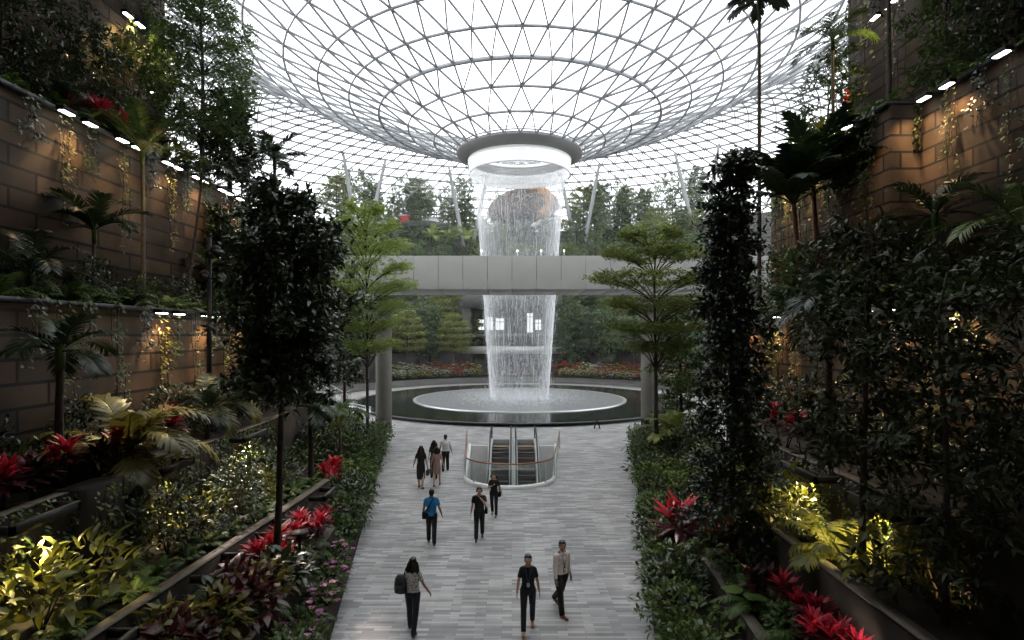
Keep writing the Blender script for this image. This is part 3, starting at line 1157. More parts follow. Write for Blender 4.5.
sg_ = tag(empty('floor_sign', (597 - 512) / F * 39.5 * np.array([1, 0, 0]) + np.array([0, 39.5, 0])), 'small dark A-frame floor sign by the right of the pool', 'sign')
for s in (-1, 1):
    b = MB()
    mat = Matrix.Translation((s * .2, 0, .0)) @ Matrix.Rotation(-s * .26, 4, 'Y')
    b.box(-.015, .015, -.2, .2, 0, .75, mat=mat)
    b.obj('board', M['black_paint'], sg_)
b = MB()
b.bar((0, -.2, .73), (0, .2, .73), .02)
b.obj('hinge', M['black_paint'], sg_)

# ---- stair rails climbing beyond the left trees
st = tag(empty('stair_flight', (-16.3, 52.0, 0)), 'pale stair flight with steel rails climbing behind the left column', 'stairs')
b = MB()
for i in range(16):
    b.box(-i * .3 - .3, -i * .3, 0, 2.2, 0 if i < 1 else i * .165 - .15, (i + 1) * .165)
b.obj('steps', M['promenade'], st)
for yy in (0.05, 2.15):
    b = MB()
    for dz in (.5, 1.0):
        b.bar((0, yy, .1 + dz), (-4.8, yy, 2.7 + dz), .04)
    for i in range(7):
        b.bar((-i * .8, yy, i * .433 + .1), (-i * .8, yy, 1.1 + i * .433), .03)
    b.obj('hand_rail', M['steel_bright'], st)

# ---- glass rail at the left of the pool
gr = tag(empty('pool_glass_rail', (0, 56, 0)), 'curved clear glass rail along the left side of the pool', 'glass rail')
a0, a1 = math.radians(176), math.radians(228)
for i in range(10):
    b = MB()
    aa, ab = a0 + (a1 - a0) * i / 10, a0 + (a1 - a0) * (i + .95) / 10
    b.lathe([(16.4, .02), (16.4, .95), (16.425, .95), (16.425, .02)], 4, (0, 0), aa, ab, closed=True)
    b.obj('glass_panel', M['glass_rail'], gr)
b = MB()
b.lathe([(16.38, .95), (16.38, .98), (16.44, .98), (16.44, .95)], 40, (0, 0), a0, a1, closed=True)
b.obj('top_rail', M['steel_bright'], gr)

# ================================================================== lights on the ledges
def ledge_light(x, y, z, face, label, group, lens='lens_white', ln=.42):
    """a slim lamp hung under a ledge arm; face = +1 looks towards +x"""
    r = tag(empty('ledge_light', (x, y, z)), label, 'light', group)
    b = MB()
    b.bevbox(-.12, .12, -ln / 2 - .05, ln / 2 + .05, -.02, .09, .02)
    b.box(-.62 if face > 0 else .0, .0 if face > 0 else .62, -.04, .04, .02, .07)
    b.obj('lamp_housing', M['black_paint'], r)
    b = MB()
    b.bevbox(-.085, .085, -ln / 2, ln / 2, -.05, -.018, .015)
    b.obj('lamp_lens', M[lens], r)
    return r


k = 0
for y in (16.0, 16.9, 18.3, 19.05, 20.7, 21.3, 22.6, 23.2, 24.6, 25.2, 26.2):
    ledge_light(-12.72, y, 12.98, 1, 'slim white lamp under the middle left stone ledge, %s' % nth(k), 'lamps along the middle left ledge')
    k += 1
k = 0
for y in (15.1, 17.0, 17.95):
    ledge_light(13.2, y, 14.2, -1, 'slim white lamp under the middle right stone ledge, %s' % nth(k), 'lamps along the middle right ledge')
    k += 1
for y in (20.4, 21.2, 22.6, 23.5, 24.6, 25.6):
    ledge_light(12.2, y, 14.2, -1, 'slim white lamp under the middle right stone ledge, %s' % nth(k), 'lamps along the middle right ledge')
    k += 1
k = 0
for y in (17.2, 18.1, 19.7, 20.3, 25.6):
    ledge_light(-10.75, y, 7.3, 1, 'white lamp under the lowest left stone ledge, %s' % nth(k), 'lamps along the lowest left ledge', ln=.36)
    k += 1
k = 0
for y in (14.6, 15.3, 21.0):
    ledge_light(9.95, y, 7.3, -1, 'white lamp under the lowest right stone ledge, %s' % nth(k), 'lamps along the lowest right ledge', ln=.36)
    k += 1
k = 0
for y, z in ((22.2, 19.3), (22.9, 19.3), (23.5, 16.9), (24.3, 16.9)):
    ledge_light(-15.22, y, z, 1, 'slim white lamp on the topmost left stone wall, %s' % nth(k), 'lamps on the topmost left wall')
    k += 1
for i, y in enumerate((22.3, 23.6)):
    ledge_light(15.3, y, 20.0, -1, 'slim white lamp on the topmost right stone wall, %s' % nth(i), 'lamps on the topmost right wall')


# ---- steel bracket frames on the planter walls
def bracket(x, y0, y1, z, face, label, group, lamp=True, dep=.55):
    yc = (y0 + y1) / 2
    r = tag(empty('ledge_bracket', (x, yc, z)), label, 'bracket', group)
    h = (y1 - y0) / 2
    s = 1 if face > 0 else -1
    b = MB()
    b.box(min(s * (dep - .08), s * dep), max(s * (dep - .08), s * dep), -h, h, -.13, .03)
    for yy in (-h, h - .06):
        b.box(min(0, s * dep), max(0, s * dep), yy, yy + .06, -.12, .02)
    b.obj('frame', M['dark_steel'], r)
    b = MB()
    b.box(min(s * (dep - .08), s * dep), max(s * (dep - .08), s * dep), -h, h, .031, .037)
    b.obj('top_plate', M['planter_cap'], r)
    if lamp:
        b = MB()
        b.bevbox(s * .25 - .09, s * .25 + .09, -.16, .16, -.12, -.06, .02)
        lo = b.obj('lamp_housing', M['black_paint'], r)
        b = MB()
        b.bevbox(s * .25 - .06, s * .25 + .06, -.12, .12, -.14, -.115, .01)
        b.obj('lamp_lens', M['lens_warm'], lo)
    return r


for i, (y0, y1) in enumerate(((8.9, 10.3), (12.7, 14.0), (16.6, 18.2))):
    bracket(-8.48, y0, y1, 3.52, 1, 'dark steel frame bracket on the tall left planter wall, ' + nth(i), 'brackets on the tall left planter wall', lamp=(i != 1))
for i, (y0, y1) in enumerate(((8.0, 9.0), (10.9, 12.1), (13.3, 14.3), (16.3, 17.3))):
    bracket(interp(LW2, (y0 + y1) / 2) + .02, y0, y1, 1.88, 1, 'dark steel frame bracket on the long left ledge wall, ' + nth(i), 'brackets on the long left ledge wall', lamp=False, dep=.5)
for i, (y0, y1) in enumerate(((9.3, 10.8), (11.9, 13.4))):
    bracket(6.98, y0, y1, 3.56, -1, 'black steel bracket with lamp on the tall right planter wall, ' + nth(i), 'brackets on the tall right planter wall')

# ---- black pole with round spotlight heads
sp_ = tag(empty('spotlight_pole', (-10.0, 18.5, 3.42)), 'tall black pole carrying five round spotlights by the left stone wall', 'light pole')
b = MB()
b.tube([(0, 0, 0), (0, 0, 6.4)], .075, 12)
b.lathe([(.001, 0), (.2, 0), (.2, .04), (.07, .1)], 16)
b.obj('pole', M['black_paint'], sp_)
for (dx, dy, z) in ((-.1, -.1, 5.15), (.42, -.05, 5.05), (.12, -.1, 5.85), (.42, .05, 5.8), (.3, -.15, 5.95)):
    b = MB()
    b.bar((0, 0, z), (dx, dy, z), .03)
    b.ellipsoid((dx, dy, z), (.17, .17, .17), 16, 10)
    h = b.obj('spotlight_head', M['black_paint'], sp_, True)
    b = MB()
    b.ellipsoid((dx + .05, dy - .09, z - .06), (.11, .11, .11), 14, 8)
    b.obj('spot_lens', M['dark_steel'], h, True)

# ---- mushroom path lights among the red plants
for i, (x, y) in enumerate(((-5.0, 13.2), (5.1, 15.2))):
    r = tag(empty('path_light', (x, y, 1.08)), ['flat round path light among the red plants left of the walkway', 'flat round path light among the shrubs right of the walkway'][i], 'light')
    b = MB()
    b.tube([(0, 0, 0), (0, 0, .86)], .03, 10)
    b.obj('post', M['black_paint'], r)
    b = MB()
    b.lathe([(.001, .82), (.2, .84), (.2, .88), (.001, .91)], 24)
    b.obj('cap', M['dark_steel'], r)
# ================================================================== plant prototypes
def rng(seed):
    return np.random.RandomState(seed)


def trunk_path(R, H, n=9, wob=.05, lean=(0, 0)):
    t = np.linspace(0, 1, n)
    x = np.cumsum(R.normal(0, wob, n)) * t + lean[0] * t
    y = np.cumsum(R.normal(0, wob, n)) * t + lean[1] * t
    return np.stack([x - x[0], y - y[0], t * H], 1)


def at_path(pts, t):
    n = len(pts) - 1
    f = min(max(t, 0), 1) * n
    i = min(int(f), n - 1)
    return pts[i] + (pts[i + 1] - pts[i]) * (f - i)


def broad_tree(seed, H, clear, radius, nbr, per, L, W, leaf='leaf_dark', bark='bark_dark', tr=.11, tpl=T_OVATE, up=.35, droop=.25, wob=.05, lean=(0, 0), rosette=5):
    """trunk, boughs and clusters of single leaves. radius(t): crown radius at t=0 (bottom)..1 (top)"""
    R = rng(seed)
    tp = trunk_path(R, H * .97, 10, wob, lean)
    tb = MB()
    tb.tube(tp, np.linspace(tr, tr * .25, len(tp)), 9)
    bb = MB()
    lb = MB()
    pos, dr = [], []
    for i in range(nbr):
        t = (i + R.rand()) / nbr
        h = clear + (H - clear) * t
        base = at_path(tp, max(.05, (h - .25) / (H * .97)))
        a = i * 2.4 + R.normal(0, .4)
        rad = radius(t) * R.uniform(.75, 1.08)
        rise = up * rad * R.uniform(.5, 1.3) + (.35 if t > .9 else 0)
        n = 6
        s = np.linspace(0, 1, n)
        px = base[0] + np.cos(a) * rad * s
        py = base[1] + np.sin(a) * rad * s
        pz = base[2] + rise * s - droop * rad * s ** 2 + R.normal(0, .03, n)
        pts = np.stack([px, py, pz], 1)
        bb.tube(pts, np.linspace(max(.012, tr * .32 * (1.1 - t)), .006, n), 5, False)
        for k in range(per):
            u = R.uniform(.25, 1.02)
            p = at_path(pts, u) + R.normal(0, .16 * (.4 + rad * .3), 3)
            d0 = np.array([np.cos(a), np.sin(a), .15])
            for q in range(rosette):
                pos.append(p + R.normal(0, .05, 3))
                dr.append(unit(d0 * .6 + R.normal(0, .75, 3)))
    pos, dr = np.array(pos), np.array(dr)
    n = len(pos)
    nrm = unit(np.array([0, 0, 1.0]) + R.normal(0, .45, (n, 3)))
    lb.leaves(tpl, pos, dr, nrm, R.uniform(.7, 1.15, n) * L, R.uniform(.75, 1.15, n) * W)
    return [('trunk', tb.mesh('trunk', M[bark], True)), ('branches', bb.mesh('branches', M[bark])), ('crown', lb.mesh('crown', M[leaf]))]


def tier_tree(seed, H, tiers, R0, leaf='leaf_tier', bark='bark', tr=.10, per=46, L=.14, W=.075, lean=(0, 0), thick=.10):
    """slender tree with flat, well separated layers of small leaves. tiers: (height fraction, radius)"""
    R = rng(seed)
    tp = trunk_path(R, H, 10, .04, lean)
    tb = MB()
    tb.tube(tp, np.linspace(tr, tr * .2, len(tp)), 9)
    bb, lb = MB(), MB()
    pos = []
    for (hf, rad) in tiers:
        nb = max(5, int(7 + rad * 1.2))
        a0 = R.uniform(0, 6)
        for i in range(nb):
            a = a0 + i * 2 * PI / nb + R.normal(0, .18)
            base = at_path(tp, hf - .10)
            r = rad * R.uniform(.72, 1.1)
            s = np.linspace(0, 1, 6)
            pts = np.stack([base[0] + np.cos(a + s * .1) * r * s, base[1] + np.sin(a + s * .1) * r * s,
                            base[2] + H * .10 * (1 - (1 - s) ** 2.0) + R.normal(0, .03, 6)], 1)
            bb.tube(pts, np.linspace(tr * .3, .008, 6), 5, False)
            m = int(per * (.5 + rad * .35))
            u = np.sqrt(R.uniform(.16, 1.15, m))
            for k in range(m):
                p = at_path(pts, u[k])
                side = R.normal(0, .20 * rad * u[k] + .06)
                c = p + np.array([-np.sin(a) * side, np.cos(a) * side, R.normal(.05, thick)])
                for q in range(4):
                    pos.append(c + R.normal(0, .07, 3) * np.array([1, 1, .4]))
    pos = np.array(pos)
    n = len(pos)
    d = unit(R.normal(0, 1, (n, 3)) * np.array([1, 1, .3]) + np.array([0, 0, .1]))
    lb.leaves(T_DIAM, pos, d, unit(np.array([0, 0, 1.]) + R.normal(0, .3, (n, 3))), R.uniform(.7, 1.2, n) * L, R.uniform(.7, 1.2, n) * W)
    return [('trunk', tb.mesh('trunk', M[bark], True)), ('branches', bb.mesh('branches', M[bark])), ('crown', lb.mesh('crown', M[leaf]))]


def frond_mb(R, L, el, droop, npair, ll, lw, vee=.5, fwd=.55, az=0., twist=.0, stiff=0.0, bare=.16):
    """one feather frond rooted at the origin"""
    mb = MB()
    n = 14
    s = np.linspace(0, 1, n)
    # walk along the rachis with falling pitch
    pitch = el - droop * s ** 1.4
    step = L / (n - 1)
    x = np.concatenate([[0], np.cumsum(np.cos(pitch[:-1]) * step)])
    z = np.concatenate([[0], np.cumsum(np.sin(pitch[:-1]) * step)])
    pts = np.stack([x, np.zeros(n), z], 1)
    u = np.linspace(bare, .985, npair)
    pos, dr, nr, LL = [], [], [], []
    for k in u:
        p = at_path(pts, k)
        i = min(int(k * (n - 1)), n - 2)
        t = unit(pts[i + 1] - pts[i])
        upv = np.array([-t[2], 0, t[0]])
        for sd in (-1, 1):
            side = np.array([0, sd, 0.])
            d = unit(side * (1 - .35 * k) + t * (fwd + .6 * k * k) + upv * vee * (1 - .6 * k) + np.array([0, 0, -.12 * (1 - stiff)]) + R.normal(0, .07, 3))
            pos.append(p)
            dr.append(d)
            nr.append(unit(upv + side * -.3 * vee))
            LL.append(ll * (math.sin(PI * min(1, .12 + .86 * (1 - k) ** .75)) * .75 + .32) * R.uniform(.9, 1.08))
    mb.leaves(T_STRAP, np.array(pos), np.array(dr), np.array(nr), np.array(LL), lw)
    mb.tube(pts, np.linspace(.022 * (.5 + L / 3), .006, n), 5, False)
    ca, sa = math.cos(az), math.sin(az)
    for i, v in enumerate(mb.v):
        mb.v[i] = np.stack([v[:, 0] * ca - v[:, 1] * sa, v[:, 0] * sa + v[:, 1] * ca, v[:, 2]], 1)
    return mb


def shift(mb, off):
    for i, v in enumerate(mb.v):
        mb.v[i] = v + np.asarray(off)
    return mb


def palm(seed, trunk, L, nf, els=(.3, 1.35), droop=(1.0, 1.7), npair=34, ll=.5, lw=.035, leaf='leaf_palm', bark='bark_pale', tr=.07, vee=.5, lean=(0, 0), gold=0, shaft=True):
    R = rng(seed)
    parts = []
    top = np.array([0, 0, trunk])
    if trunk > .05:
        tp = trunk_path(R, trunk, 8, .012, lean)
        b = MB()
        rr = np.linspace(tr, tr * .75, 8)
        rr[0] *= 1.35
        # ring scars
        hh = np.linspace(0, 1, max(16, int(trunk * 9)))
        pts = np.array([at_path(tp, h) for h in hh])
        rad = np.interp(hh, np.linspace(0, 1, 8), rr) * (1 + .07 * (np.arange(len(hh)) % 2))
        b.tube(pts, rad, 10)
        parts.append(('trunk', b.mesh('trunk', M[bark], True)))
        top = tp[-1]
        if shaft:
            b = MB()
            b.tube([top + [0, 0, -.05], top + [0, 0, .3 + L * .1], top + [0, 0, .5 + L * .18]], [tr * .95, tr * 1.05, tr * .3], 10)
            parts.append(('crownshaft', b.mesh('crownshaft', M['leaf_mid'], True)))
            top = top + np.array([0, 0, .2 + L * .1])
    for i in range(nf):
        t = (i + .5) / nf
        el = els[1] - (els[1] - els[0]) * t + R.normal(0, .06)
        mb = frond_mb(R, L * R.uniform(.85, 1.08), el, R.uniform(*droop), npair, ll, lw, vee, az=i * 2.4 + R.normal(0, .2))
        shift(mb, top)
        parts.append(('frond', mb.mesh('frond', M['leaf_gold' if i >= nf - gold else leaf])))
    return parts


def pleat_leaf(R, L, W, el, az, stem, mat, fold=.35, tip=.9, nray=13, droop=.5):
    """big pleated fan or paddle leaf on a stalk"""
    mb = MB()
    p = np.array([[0, 0, 0], [math.cos(el) * stem * .5, 0, math.sin(el) * stem * .5], [math.cos(el) * stem, 0, math.sin(el) * stem * .98]])
    mb.tube(p, [.022, .017, .012], 6)
    o = p[-1]
    e2 = el - .75
    ax = np.array([math.cos(e2), 0, math.sin(e2)])
    up = np.array([-math.sin(e2), 0, math.cos(e2)])
    rows = 7
    cols = nray * 2 - 1
    v = []
    for i in range(rows):
        s = i / (rows - 1)
        wid = W * .5 * math.sin(PI * min(1, .10 + .83 * s ** .8)) ** .8
        along = L * s
        for j in range(cols):
            c = (j / (cols - 1)) * 2 - 1
            z = (.012 * L if j % 2 else -.012 * L) * (1.5 - abs(c)) - fold * abs(c) * wid * .6 - droop * L * .5 * s * s
            al = along + (.12 * L * (1 - abs(c) ** 2) - .06 * L) * s
            if i == rows - 1 and j % 2:
                al -= .05 * L
            pnt = o + ax * al + np.array([0, 1, 0]) * c * wid + up * z
            v.append(pnt)
    q = []
    for i in range(rows - 1):
        for j in range(cols - 1):
            q.append((i * cols + j, i * cols + j + 1, (i + 1) * cols + j + 1, (i + 1) * cols + j))
    mb.add(v, quads=q)
    ca, sa = math.cos(az), math.sin(az)
    for i, vv in enumerate(mb.v):
        mb.v[i] = np.stack([vv[:, 0] * ca - vv[:, 1] * sa, vv[:, 0] * sa + vv[:, 1] * ca, vv[:, 2]], 1)
    return mb.mesh('leaf_blade', mat)


def fan_plant(seed, n, L, W, stem, mat, els=(.35, 1.3), fold=.35, droop=.5):
    R = rng(seed)
    parts = []
    for i in range(n):
        t = (i + .5) / n
        parts.append(('leaf_blade', pleat_leaf(R, L * R.uniform(.8, 1.1), W * R.uniform(.85, 1.1), els[1] - (els[1] - els[0]) * t, i * 2.4 + R.normal(0, .15), stem * R.uniform(.75, 1.1), M[mat], fold, droop=droop)))
    return parts


def banana(seed, stem_h, n, L, W, lean=(0, 0)):
    """leaning reddish stem with big dark split paddle leaves"""
    R = rng(seed)
    tp = trunk_path(R, stem_h, 7, .01, lean)
    b = MB()
    hh = np.linspace(0, 1, 40)
    b.tube(np.array([at_path(tp, h) for h in hh]), np.linspace(.12, .075, 40) * (1 + .08 * (np.arange(40) % 2)), 10)
    parts = [('stem', b.mesh('stem', M['stem_red'], True))]
    top = tp[-1]
    for i in range(n):
        t = (i + .5) / n
        el = 1.45 - .95 * t + R.normal(0, .06)
        az = i * 2.4 + R.normal(0, .2)
        mb = MB()
        N = 12
        s = np.linspace(0, 1, N)
        pitch = el - R.uniform(.7, 1.2) * s ** 1.6
        step = L * R.uniform(.85, 1.1) / (N - 1)
        x = np.concatenate([[0], np.cumsum(np.cos(pitch[:-1]) * step)])
        z = np.concatenate([[0], np.cumsum(np.sin(pitch[:-1]) * step)])
        pts = np.stack([x, np.zeros(N), z], 1)
        mb.tube(pts, np.linspace(.035, .008, N), 6, False)
        # blade: broad torn segments either side
        pos, dr, nr, LL = [], [], [], []
        for k in np.linspace(.2, .98, 17):
            p = at_path(pts, k)
            ii = min(int(k * (N - 1)), N - 2)
            tt = unit(pts[ii + 1] - pts[ii])
            upv = np.array([-tt[2], 0, tt[0]])
            for sd in (-1, 1):
                d = unit(np.array([0, sd, 0.]) * (1 - .4 * k) + tt * (.45 + .7 * k * k) + upv * .12 + R.normal(0, .05, 3) - np.array([0, 0, .15]))
                pos.append(p)
                dr.append(d)
                nr.append(upv)
                LL.append(W * (.35 + .75 * math.sin(PI * (.15 + .75 * (k - .2) / .78)) ** .8) * R.uniform(.85, 1.05))
        mb.leaves(T_STRAP, np.array(pos), np.array(dr), np.array(nr), np.array(LL), L * .058)
        ca, sa = math.cos(az), math.sin(az)
        for q, v in enumerate(mb.v):
            mb.v[q] = np.stack([v[:, 0] * ca - v[:, 1] * sa, v[:, 0] * sa + v[:, 1] * ca, v[:, 2]], 1)
        shift(mb, top)
        parts.append(('leaf_blade', mb.mesh('leaf_blade', M['leaf_palm'])))
    return parts


def cordyline(seed, H, heads, n, L, W, mat='leaf_red', low='leaf_maroon'):
    """cane with rosettes of strap leaves, bright at the top and dark below"""
    R = rng(seed)
    st, hi, lo = MB(), MB(), MB()
    for h in range(heads):
        a = R.uniform(0, 2 * PI)
        hh = H * R.uniform(.55, 1.0)
        off = np.array([math.cos(a), math.sin(a), 0]) * R.uniform(.02, .22) * (heads > 1)
        st.tube([off * .3, off * .8 + [0, 0, hh * .5], off * 1.2 + [0, 0, hh]], [.018, .015, .012], 6)
        o = off * 1.2 + np.array([0, 0, hh])
        for mb, m, e0, e1, sc, dz in ((hi, n, .55, 1.45, 1.0, 0), (lo, n, -.1, .6, 1.0, -.14)):
            az = R.uniform(0, 2 * PI, m)
            el = R.uniform(e0, e1, m)
            d = np.stack([np.cos(az) * np.cos(el), np.sin(az) * np.cos(el), np.sin(el)], 1)
            up = np.stack([-np.cos(az) * np.sin(el), -np.sin(az) * np.sin(el), np.cos(el)], 1)
            pos = o + np.stack([np.zeros(m), np.zeros(m), dz + R.uniform(-.1, .02, m)], 1)
            mb.leaves(T_LANCE, pos, d, up, R.uniform(.75, 1.1, m) * L * sc, R.uniform(.8, 1.1, m) * W)
    return [('cane', st.mesh('cane', M['bark'])), ('upper_leaves', hi.mesh('upper_leaves', M[mat])), ('lower_leaves', lo.mesh('lower_leaves', M[low]))]


def fern(seed, n, L, leaf='leaf_fern', lw=.022, ll=.13, npair=22):
    R = rng(seed)
    mb = MB()
    for i in range(n):
        f = frond_mb(R, L * R.uniform(.7, 1.1), R.uniform(.5, 1.3), R.uniform(1.0, 1.9), npair, ll * L / .7, lw * L / .7, .1, .25, az=i * 2.4 + R.normal(0, .2), bare=.1)
        for v, t, q in [(np.concatenate(f.v), f.t, f.q)]:
            mb.add(v, np.concatenate(t) if t else None, np.concatenate(q) if q else None)
    return [('fronds', mb.mesh('fronds', M[leaf]))]


def shrub(seed, rx, h, n, L, W, leaf='leaf_mid', tpl=T_OVATE, flowers=None, nf=0, shell=.55, stems=7, bs=None):
    """rounded bush: stems from the ground and single leaves facing outwards"""
    R = rng(seed)
    st, lb = MB(), MB()
    for i in range(stems):
        a, rr = R.uniform(0, 2 * PI), R.uniform(.3, .85)
        e = np.array([math.cos(a) * rx * rr, math.sin(a) * rx * rr, h * R.uniform(.55, .9)])
        st.tube([(0, 0, 0), e * .5 + [0, 0, h * .12], e], [.016, .011, .004], 5)
    a = R.uniform(0, 2 * PI, n)
    u = R.uniform(-.75, 1, n)
    k = shell + (1 - shell) * R.rand(n) ** .5
    lump = 1 + .22 * np.sin(a * 3 + seed) * np.cos(u * 4 + seed) + R.normal(0, .07, n)
    c = np.sqrt(1 - u * u)
    pos = np.stack([np.cos(a) * c * rx * k * lump, np.sin(a) * c * rx * k * lump, h * .52 + u * h * .5 * k * lump], 1)
    pos[:, 2] = np.maximum(pos[:, 2], .05)
    out = unit(pos - np.array([0, 0, h * .35]))
    d = unit(out + R.normal(0, .6, (n, 3)) + np.array([0, 0, -.1]))
    nr = unit(out * .6 + np.array([0, 0, .8]) + R.normal(0, .35, (n, 3)))
    lb.leaves(tpl, pos, d, nr, R.uniform(.65, 1.15, n) * L, R.uniform(.7, 1.15, n) * W)
    parts = [('stems', st.mesh('stems', M['bark_dark'])), ('foliage', lb.mesh('foliage', M[leaf]))]
    if flowers:
        fb = MB()
        for i in range(nf):
            j = R.randint(n)
            p = pos[j] + out[j] * .06 + np.array([0, 0, .05])
            m = 6
            az = np.arange(m) * 2 * PI / m
            d = unit(np.stack([np.cos(az), np.sin(az), np.full(m, .4)], 1) + R.normal(0, .1, (m, 3)))
            fb.leaves(T_DIAM, np.repeat(p[None], m, 0), d, np.repeat([[0, 0, 1.]], m, 0), .10 if bs is None else bs, .08 if bs is None else bs * .8)
        parts.append(('blossoms', fb.mesh('blossoms', M[flowers])))
    return parts


def creeper(seed, drop, width, n, L, leaf='leaf_mid', strands=5):
    """hanging vine on a wall facing +x: strands with leaves, rooted at its top (z=0)"""
    R = rng(seed)
    st, lb = MB(), MB()
    pos, dr = [], []
    for s in range(strands):
        y0 = R.uniform(-.3, .3) * width
        m = 9
        zs = np.linspace(.03, -drop * R.uniform(.5, 1), m)
        ys = y0 + np.cumsum(R.normal(0, width * .07, m))
        xs = .07 + np.abs(R.normal(0, .03, m))
        pts = np.stack([xs, ys, zs], 1)
        st.tube(pts, .007, 4, False)
        for k in range(n // strands):
            p = at_path(pts, R.rand() ** .8)
            pos.append(p + np.array([R.uniform(.0, .1), R.normal(0, .07), R.normal(0, .05)]))
            dr.append(unit(np.array([R.uniform(.2, .8), R.normal(0, .7), R.uniform(-.9, .2)])))
    pos, dr = np.array(pos), np.array(dr)
    k = len(pos)
    lb.leaves(T_OVATE, pos, dr, unit(np.array([1., 0, .6]) + R.normal(0, .3, (k, 3))), R.uniform(.6, 1.2, k) * L, R.uniform(.6, 1.1, k) * L * .6)
    return [('vine_stems', st.mesh('vine_stems', M['bark_dark'])), ('foliage', lb.mesh('foliage', M[leaf]))]


def heliconia(seed):
    R = rng(seed)
    st, fl = MB(), MB()
    st.tube([(0, 0, 0), (.03, 0, .6), (.08, 0, 1.1)], [.025, .02, .015], 6)
    for i in range(7):
        s = 1 if i % 2 else -1
        p = np.array([[.08 + .01 * i, 0, .75 + i * .09]])
        fl.leaves(T_LANCE, p, [[s * .8, .15, .5]], [[0, 0, 1.]], .34 - i * .03, .11)
        fl.leaves(T_LANCE, p, [[s * .3, .5, .6]], [[0, 0, 1.]], .26 - i * .02, .09)
    n = 9
    az = R.uniform(0, 6.28, n)
    lf = MB()
    lf.leaves(T_LANCE, np.repeat([[0, 0, .1]], n, 0), np.stack([np.cos(az) * .5, np.sin(az) * .5, np.ones(n)], 1), np.stack([-np.cos(az), -np.sin(az), np.full(n, .5)], 1), 1.0, .2)
    return [('stalk', st.mesh('stalk', M['bark'])), ('leaves', lf.mesh('leaves', M['leaf_mid'])), ('flower_spike', fl.mesh('flower_spike', M['petal_red']))]
# ================================================================== planting
def put(name, proto, px, Y, z, label, cat, group=None, rz=None, sc=1.0, X=None):
    x = (px - CX) / F * Y if X is None else X
    if rz is None:
        rz = (abs(x) * 7.3 + Y * 3.1) % 6.28
    return place(name, proto, (x, Y, z), rz, sc, label, cat, group)


# ---- the big single trees
p = broad_tree(11, 8.7, 4.35, lambda t: 1.45 * (1 - abs(t - .42) * .8) + .05 + .3 * math.sin(t * 17), 76, 46, .19, .095, leaf='leaf_dark', bark='bark', tr=.09, droop=.35, lean=(.45, 0))
put('broadleaf_tree', p, 0, 12.5, 1.08, 'tall dense dark broadleaf tree left of the walkway', 'tree', X=-5.3, rz=0)
p = broad_tree(12, 9.7, .9, lambda t: 1.15 * (1 - t * .62) + .05, 90, 34, .17, .085, leaf='leaf_dark', tr=.09, droop=.3)
put('columnar_tree', p, 0, 13.0, 1.08, 'narrow column of a dark tree right of the walkway', 'tree', X=5.12, rz=1.0)
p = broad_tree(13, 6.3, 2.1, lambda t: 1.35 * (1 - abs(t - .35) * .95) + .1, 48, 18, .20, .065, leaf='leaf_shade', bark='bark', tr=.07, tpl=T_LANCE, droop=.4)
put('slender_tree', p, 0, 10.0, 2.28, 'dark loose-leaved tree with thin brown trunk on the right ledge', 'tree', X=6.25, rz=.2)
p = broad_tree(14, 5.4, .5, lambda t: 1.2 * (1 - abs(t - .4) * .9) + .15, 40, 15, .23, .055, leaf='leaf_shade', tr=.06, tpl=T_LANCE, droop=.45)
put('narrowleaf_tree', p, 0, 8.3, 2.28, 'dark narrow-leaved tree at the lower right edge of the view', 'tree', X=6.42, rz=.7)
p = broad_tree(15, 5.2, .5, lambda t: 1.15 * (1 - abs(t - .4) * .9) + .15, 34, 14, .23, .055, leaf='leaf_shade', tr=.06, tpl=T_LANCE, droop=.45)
put('narrowleaf_tree', p, 0, 8.9, 3.43, 'dark narrow-leaved tree against the right stone wall, behind the edge one', 'tree', X=8.2, rz=2.7)
p = tier_tree(21, 11.4, [(.50, 1.5), (.58, 2.3), (.68, 2.9), (.785, 3.1), (.89, 2.4), (.97, 1.5)], 2.6, tr=.13, per=80, L=.17, W=.095, thick=.09)
put('tiered_tree', p, 0, 27.0, .36, 'green tree with flat tiers of leaves in front of the right bridge column', 'tree', X=6.95, rz=.3)
p = tier_tree(22, 13.6, [(.42, 1.7), (.5, 2.0), (.58, 2.3), (.66, 2.5), (.74, 2.4), (.82, 2.2), (.9, 1.7), (.97, 1.0)], 2.4, leaf='leaf_light', tr=.10, per=62, L=.17, W=.095, thick=.14)
put('tiered_tree', p, 0, 31.0, .36, 'bright yellow-green tiered tree at the left end of the footbridge', 'tree', X=-8.0, rz=1.9)
p = tier_tree(23, 8.8, [(.3, 1.7), (.42, 2.0), (.54, 2.1), (.66, 2.2), (.78, 2.0), (.9, 1.4), (.98, .8)], 2.3, leaf='leaf_far', bark='bark_dark', tr=.12, per=95, L=.15, W=.07, thick=.22)
put('feathery_tree', p, 0, 24.4, 12.98, 'tall fine-leaved tree on the upper left ledge against the glass roof', 'tree', X=-13.5, rz=.9)
